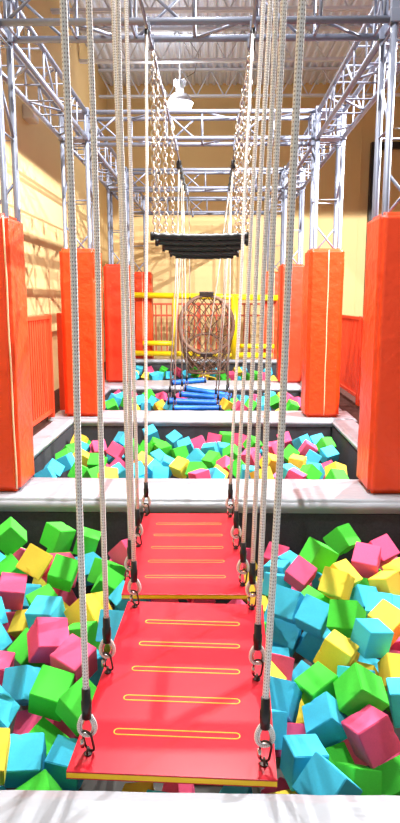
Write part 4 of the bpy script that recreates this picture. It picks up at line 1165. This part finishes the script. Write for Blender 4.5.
for sx, rx, sd in ((-.30, RX[0], 'left'), (.30, RX[1], 'right')):
    q = c0+Vector((sx, 0, R0y*math.sqrt(1-(sx/R0x)**2)+.02))
    h = thing('net_rope', 'thin cord holding the %s side of the net hoop' % sd, 'rope', tuple(q), 'cords of the net')
    MB().tube([Vector((0, 0, -.0)), Vector((rx, NY, 3.085))-q], .007, 8).build('cord_line', M['cord'], h)
    MB().tube([(0, 0, -.012), (0, 0, .06)], .014, 8).build('black_sleeve', M['black'], h)

# ------------------------------------------------------------------ fences and railing
def fence(label, x, y0, y1, h, m, z0=.02):
    t = thing('picket_fence', label, 'fence', (x, y0, 0), 'orange side fences')
    L = y1-y0; n = int(L/.085)
    pk = None
    for i in range(n+1):
        y = .03+(L-.06)*i/n
        if pk is None: pk = MB().box(-.014, .014, -.024, .024, z0+.05, h-.03, .004).build('picket', m, t)
        else: pk = pk.copy(); COL.objects.link(pk)
        pk.parent = t; pk.location = (0, y, 0)
    MB().box(-.03, .03, 0, L, h-.045, h, .006).build('top_rail', m, t)
    MB().box(-.025, .025, 0, L, z0+.03, z0+.08, .006).build('bottom_rail', m, t)
    for y in (.02, L-.02): MB().box(-.035, .035, y-.03, y+.03, -.04, h+.01, .006).build('end_post', m, t)
    return t
fence('orange picket fence on the left between the nearest and second pads', -1.92, 4.95, 7.50, 1.20, M['fence'])
fence('orange picket fence on the left between the second and third pads', -1.92, 8.05, 10.70, 1.20, M['fence'])
fence('orange picket fence on the right between the nearest and second pads', 1.99, 4.95, 8.60, 1.15, M['fence'])
fence('orange picket fence on the right beyond the second pad', 1.99, 8.66, 11.60, 1.15, M['fence'])
t = thing('picket_fence', 'rust red picket fence behind the yellow railing at the far end', 'fence', (-2.4, 15.0, 0)); L = 4.12; pk = None
for i in range(32):
    if pk is None: pk = MB().box(-.016, .016, -.014, .014, .14, 1.28, .003).build('picket', M['fence_back'], t)
    else: pk = pk.copy(); COL.objects.link(pk)
    pk.parent = t; pk.location = (.05+i*.128, 0, 0)
for z in (.12, 1.02, 1.28): MB().box(0, L, -.02, .02, z-.022, z+.022, .004).build('rail', M['fence_back'], t)
for x in (.02, L/2, L-.02): MB().box(x-.03, x+.03, -.03, .03, -.04, 1.32, .004).build('fence_post', M['fence_back'], t)
RYY = 13.41
t = thing('pipe_railing', 'bright yellow pipe railing across the end of the farthest pit', 'railing', (CX0, RYY, .0))
def pr(name, a, b2, r): MB().tube([a, b2], r, 12).build(name, M['yellow'], t)
def px(x, y): p = at(x, y, RYY); return (p.x-CX0, 0, p.z)
pr('rail', px(132, 295), px(279, 298), .060)
pr('rail', px(130, 353), px(272, 355.5), .055)
pr('rail', px(143, 343), px(176, 343.5), .052)
pr('rail', px(236, 346), px(274, 346.5), .050)
for x0, w in ((174.5, .048), (234.5, .075)):
    a = px(x0, 297); MB().tube([(a[0], 0, .155), (a[0], 0, 1.46)], w, 12).build('railing_post', M['yellow'], t)
# ------------------------------------------------------------------ ceiling joists, lamp, wall fittings
for k, y in enumerate((10.7, 12.8, 14.9)):
    t = thing('bar_joist', 'white open web ceiling joist, %s of the three in view' % ('nearest', 'middle', 'farthest')[k], 'joist', (-2.5, y, 5.72), 'ceiling joists')
    for s in (-.03, .03):
        MB().box(0, 8.5, s-.022, s+.022, 0, .045).build('bottom_chord', M['joist'], t)
        MB().box(0, 8.5, s-.022, s+.022, .53, .575).build('top_chord', M['joist'], t)
    w = MB(); n = 14
    for i in range(n):
        x0 = 8.5*i/n; x1 = 8.5*(i+1)/n; xm = (x0+x1)/2
        w.tube([(x0, 0, .55), (xm, 0, .02)], .014, 6); w.tube([(xm, 0, .02), (x1, 0, .55)], .014, 6)
    w.build('web', M['joist'], t)
LP = (-.64, 13.0, 5.06)
t = thing('ceiling_lamp', 'bright round high bay lamp hanging from the ceiling above the chains', 'lamp', LP)
b = MB(); prof = [(.10, .17), (.14, .16), (.22, .07), (.25, 0.0)]
for (r0, za), (r1, zb) in zip(prof, prof[1:]):
    n = 24; b.add([(r0*math.cos(2*PI*k/n), r0*math.sin(2*PI*k/n), za) for k in range(n)]+[(r1*math.cos(2*PI*k/n), r1*math.sin(2*PI*k/n), zb) for k in range(n)],
      [(k, (k+1) % n, n+(k+1) % n, n+k) for k in range(n)], None, True)
b.tube([(0, 0, .16), (0, 0, .40)], .075, 16); rf = b.build('reflector', M['joist'], t)
b = MB(); n = 24; prof = [(.01, -.15), (.12, -.135), (.21, -.08), (.245, .0)]; vs = []; fs = []
for r0, za in prof: vs += [(r0*math.cos(2*PI*k/n), r0*math.sin(2*PI*k/n), za) for k in range(n)]
for j in range(3): fs += [(j*n+k, j*n+(k+1) % n, (j+1)*n+(k+1) % n, (j+1)*n+k) for k in range(n)]
b.add(vs, fs, None, True); b.build('lens', M['lamp'], t)
MB().tube([(0, 0, .38), (0, 0, 1.24)], .012, 8).build('stem', M['joist'], t)
for a in range(8):
    an = a*PI/4; MB().box(.06, .12, -.006, .006, .31, .41, 0, Matrix.Rotation(an, 4, 'Z')).build('cooling_fin', M['joist'], rf)
MB().tube([(.02, 0, .4), (.28, 0, .55), (.36, 0, .85), (.18, 0, 1.1), (.0, 0, 1.24)], .006, 6).build('cable', M['black_paint'], t)
t = thing('wall_speaker', 'small pale box on the upper left wall with conduit rising from it', 'speaker', (-2.5, 9.0, 3.80))
MB().box(0, .14, -.16, .16, -.09, .09, .02).build('housing', M['white_plastic'], t)
MB().tube([(.03, 0, .09), (.03, 0, 2.5)], .014, 8).build('conduit', M['white_plastic'], t)
MB().box(.14, .146, -.12, .12, -.06, .06, .002).build('grille', M['joist'], t)
a = at(369.5, 250, 15.9)
t = thing('door_frame', 'black square steel frame against the yellow back wall at right', 'frame', (a.x, 15.9, 0))
MB().box(-.075, .075, -.075, .075, -.04, 5.0, .01).build('jamb', M['black_paint'], t)
MB().box(.075, 2.0, -.075, .075, 4.85, 5.0, .01).build('header', M['black_paint'], t)
MB().box(2.0, 2.15, -.075, .075, -.04, 5.0, .01).build('jamb', M['black_paint'], t)
a = at(376.0, 281, 15.95)
t = thing('alarm_box', 'small red box on the back wall beside the black frame', 'alarm', (a.x, 15.94, a.z))
MB().box(-.09, .09, -.05, .06, -.09, .09, .012).build('case', M['red_plastic'], t)
MB().box(-.05, .05, -.06, -.05, -.01, .02, .003).build('handle', M['white_plastic'], t)

# ------------------------------------------------------------------ foam cubes
CM = {}
def cube_mesh(col, k):
    if (col, k) in CM: return CM[(col, k)]
    rnd = random.Random(k*7+ord(col)); bm = bmesh.new(); bmesh.ops.create_cube(bm, size=1)
    bmesh.ops.bevel(bm, geom=bm.edges[:]+bm.verts[:], offset=.022, segments=2, affect='EDGES')
    bmesh.ops.subdivide_edges(bm, edges=[e for e in bm.edges if e.calc_length() > .5], cuts=5, use_grid_fill=True)
    for _ in range(k):      # nibbled spots on the edges
        c = Vector([rnd.choice((-.5, .5)), rnd.choice((-.5, .5)), rnd.uniform(-.4, .4)]); 
        ax = rnd.randrange(3); c = Vector((c[ax], c[(ax+1) % 3], c[(ax+2) % 3])); rad = rnd.uniform(.06, .13)
        for v in bm.verts:
            d = (v.co-c).length
            if d < rad*1.4: v.co -= v.co*(.055*(1-d/(rad*1.4)))
    for v in bm.verts: v.co *= 1+rnd.uniform(-.004, .004)
    me = bpy.data.meshes.new('foam_cube'); bm.to_mesh(me); bm.free()
    me.materials.append(M['foam_'+col]); CM[(col, k)] = me
    return me
CN = dict(g='green', b='blue', k='pink', y='yellow'); PN = {1: 'nearest', 2: 'second', 3: 'third', 4: 'farthest'}
for i, (pit, col, p, q, s) in enumerate(CUBES):
    if i in HIDE: continue
    o = bpy.data.objects.new('foam_cube', cube_mesh(col, i % 4)); COL.objects.link(o)
    o.location = p; o.rotation_mode = 'QUATERNION'; o.rotation_quaternion = q; o.scale = (s, s, s)
    tag(o, LAB.get(i, '%s foam cube half buried under others in the %s pit' % (CN[col], PN[pit])), 'foam cube', 'foam cubes in the %s pit' % PN[pit])

# ------------------------------------------------------------------ lights
def pt(loc, w, r, col=(1, .985, .965)):
    l = bpy.data.lights.new('point_light', 'POINT'); l.energy = w; l.shadow_soft_size = r; l.color = col
    o = bpy.data.objects.new('point_light', l); COL.objects.link(o); o.location = loc; return o
def added_trough(label, cx, ZL, lamps, watts, wl, zl, zr, ye):
    # added unseen light housing: the skirts end where the light must stop on the left wall (zl) and the right (zr)
    t = thing('added_trough_light', label, 'lamp', (cx, lamps[0], ZL), 'added skirted lights'); sk = MB(); y0 = -1.; y1 = ye-lamps[0]
    bl = -(ZL-zl)/(cx+2.5)*wl; br = -zr*wl
    sk.box(-wl-.02, -wl, y0, y1, bl, .12); sk.box(wl, wl+.02, y0, y1, br, .12); sk.box(-wl-.02, wl+.02, y0, y1, .12, .14)
    sk.box(-wl, wl, y0-.02, y0, -.3, .12)
    for ly in lamps:
        yb = ly-lamps[0]+.9; zb = -(ZL-3.2)/(16.0-ly)*.9
        sk.box(-wl, wl, yb, yb+.02, zb, .12)
    sk.build('skirt', M['black_paint'], t)
    for yy in (y0+.3, y1-.3): MB().tube([(0, yy, .14), (0, yy, 6.30-ZL)], .01, 6).build('hanger', M['joist'], t)
    for ly, wt in zip(lamps, watts): pt((cx, ly, ZL-.02), wt, .012)
added_trough('added skirted light over the red boards, above the top of the picture', CX0, 6.0, (2.8, 4.8, 6.5), (ADDED_W*.8, ADDED_W, ADDED_W), .5, 3.15, 1.18, 7.6)  # added out of view, skirts cut to draw the shade line
added_trough('added skirted light beyond the right posts, outside the picture', 3.4, 4.2, (6.0, 9.0), (ADDED_SIDE_W, ADDED_SIDE_W), .6, 3.02, 3., 10.0)  # added out of view to light the left and back walls
pt((LP[0], LP[1], LP[2]-.30), HIGH_W, .10)
pt((LP[0]-.25, LP[1]-.1, LP[2]+.45), 25., .08)  # extra point added above the lamp to brighten the ceiling
w = bpy.data.worlds.new('daylight'); SC.world = w; w.use_nodes = True
w.node_tree.nodes['Background'].inputs['Color'].default_value = (.93, .97, 1., 1); w.node_tree.nodes['Background'].inputs['Strength'].default_value = WORLD

# ------------------------------------------------------------------ camera
cd = bpy.data.cameras.new('camera'); co = bpy.data.objects.new('camera', cd); COL.objects.link(co)
cd.sensor_fit = 'VERTICAL'; cd.sensor_height = 36.; cd.lens = 640/823*36; cd.clip_start = .05
co.location = CAM; co.rotation_euler = Matrix((cr, cu, -cf)).transposed().to_euler()
SC.camera = co
SC.view_settings.view_transform = 'Standard'; SC.view_settings.look = 'None'; SC.view_settings.gamma = 1; SC.view_settings.use_curve_mapping = False
SC.view_settings.exposure = EXPO
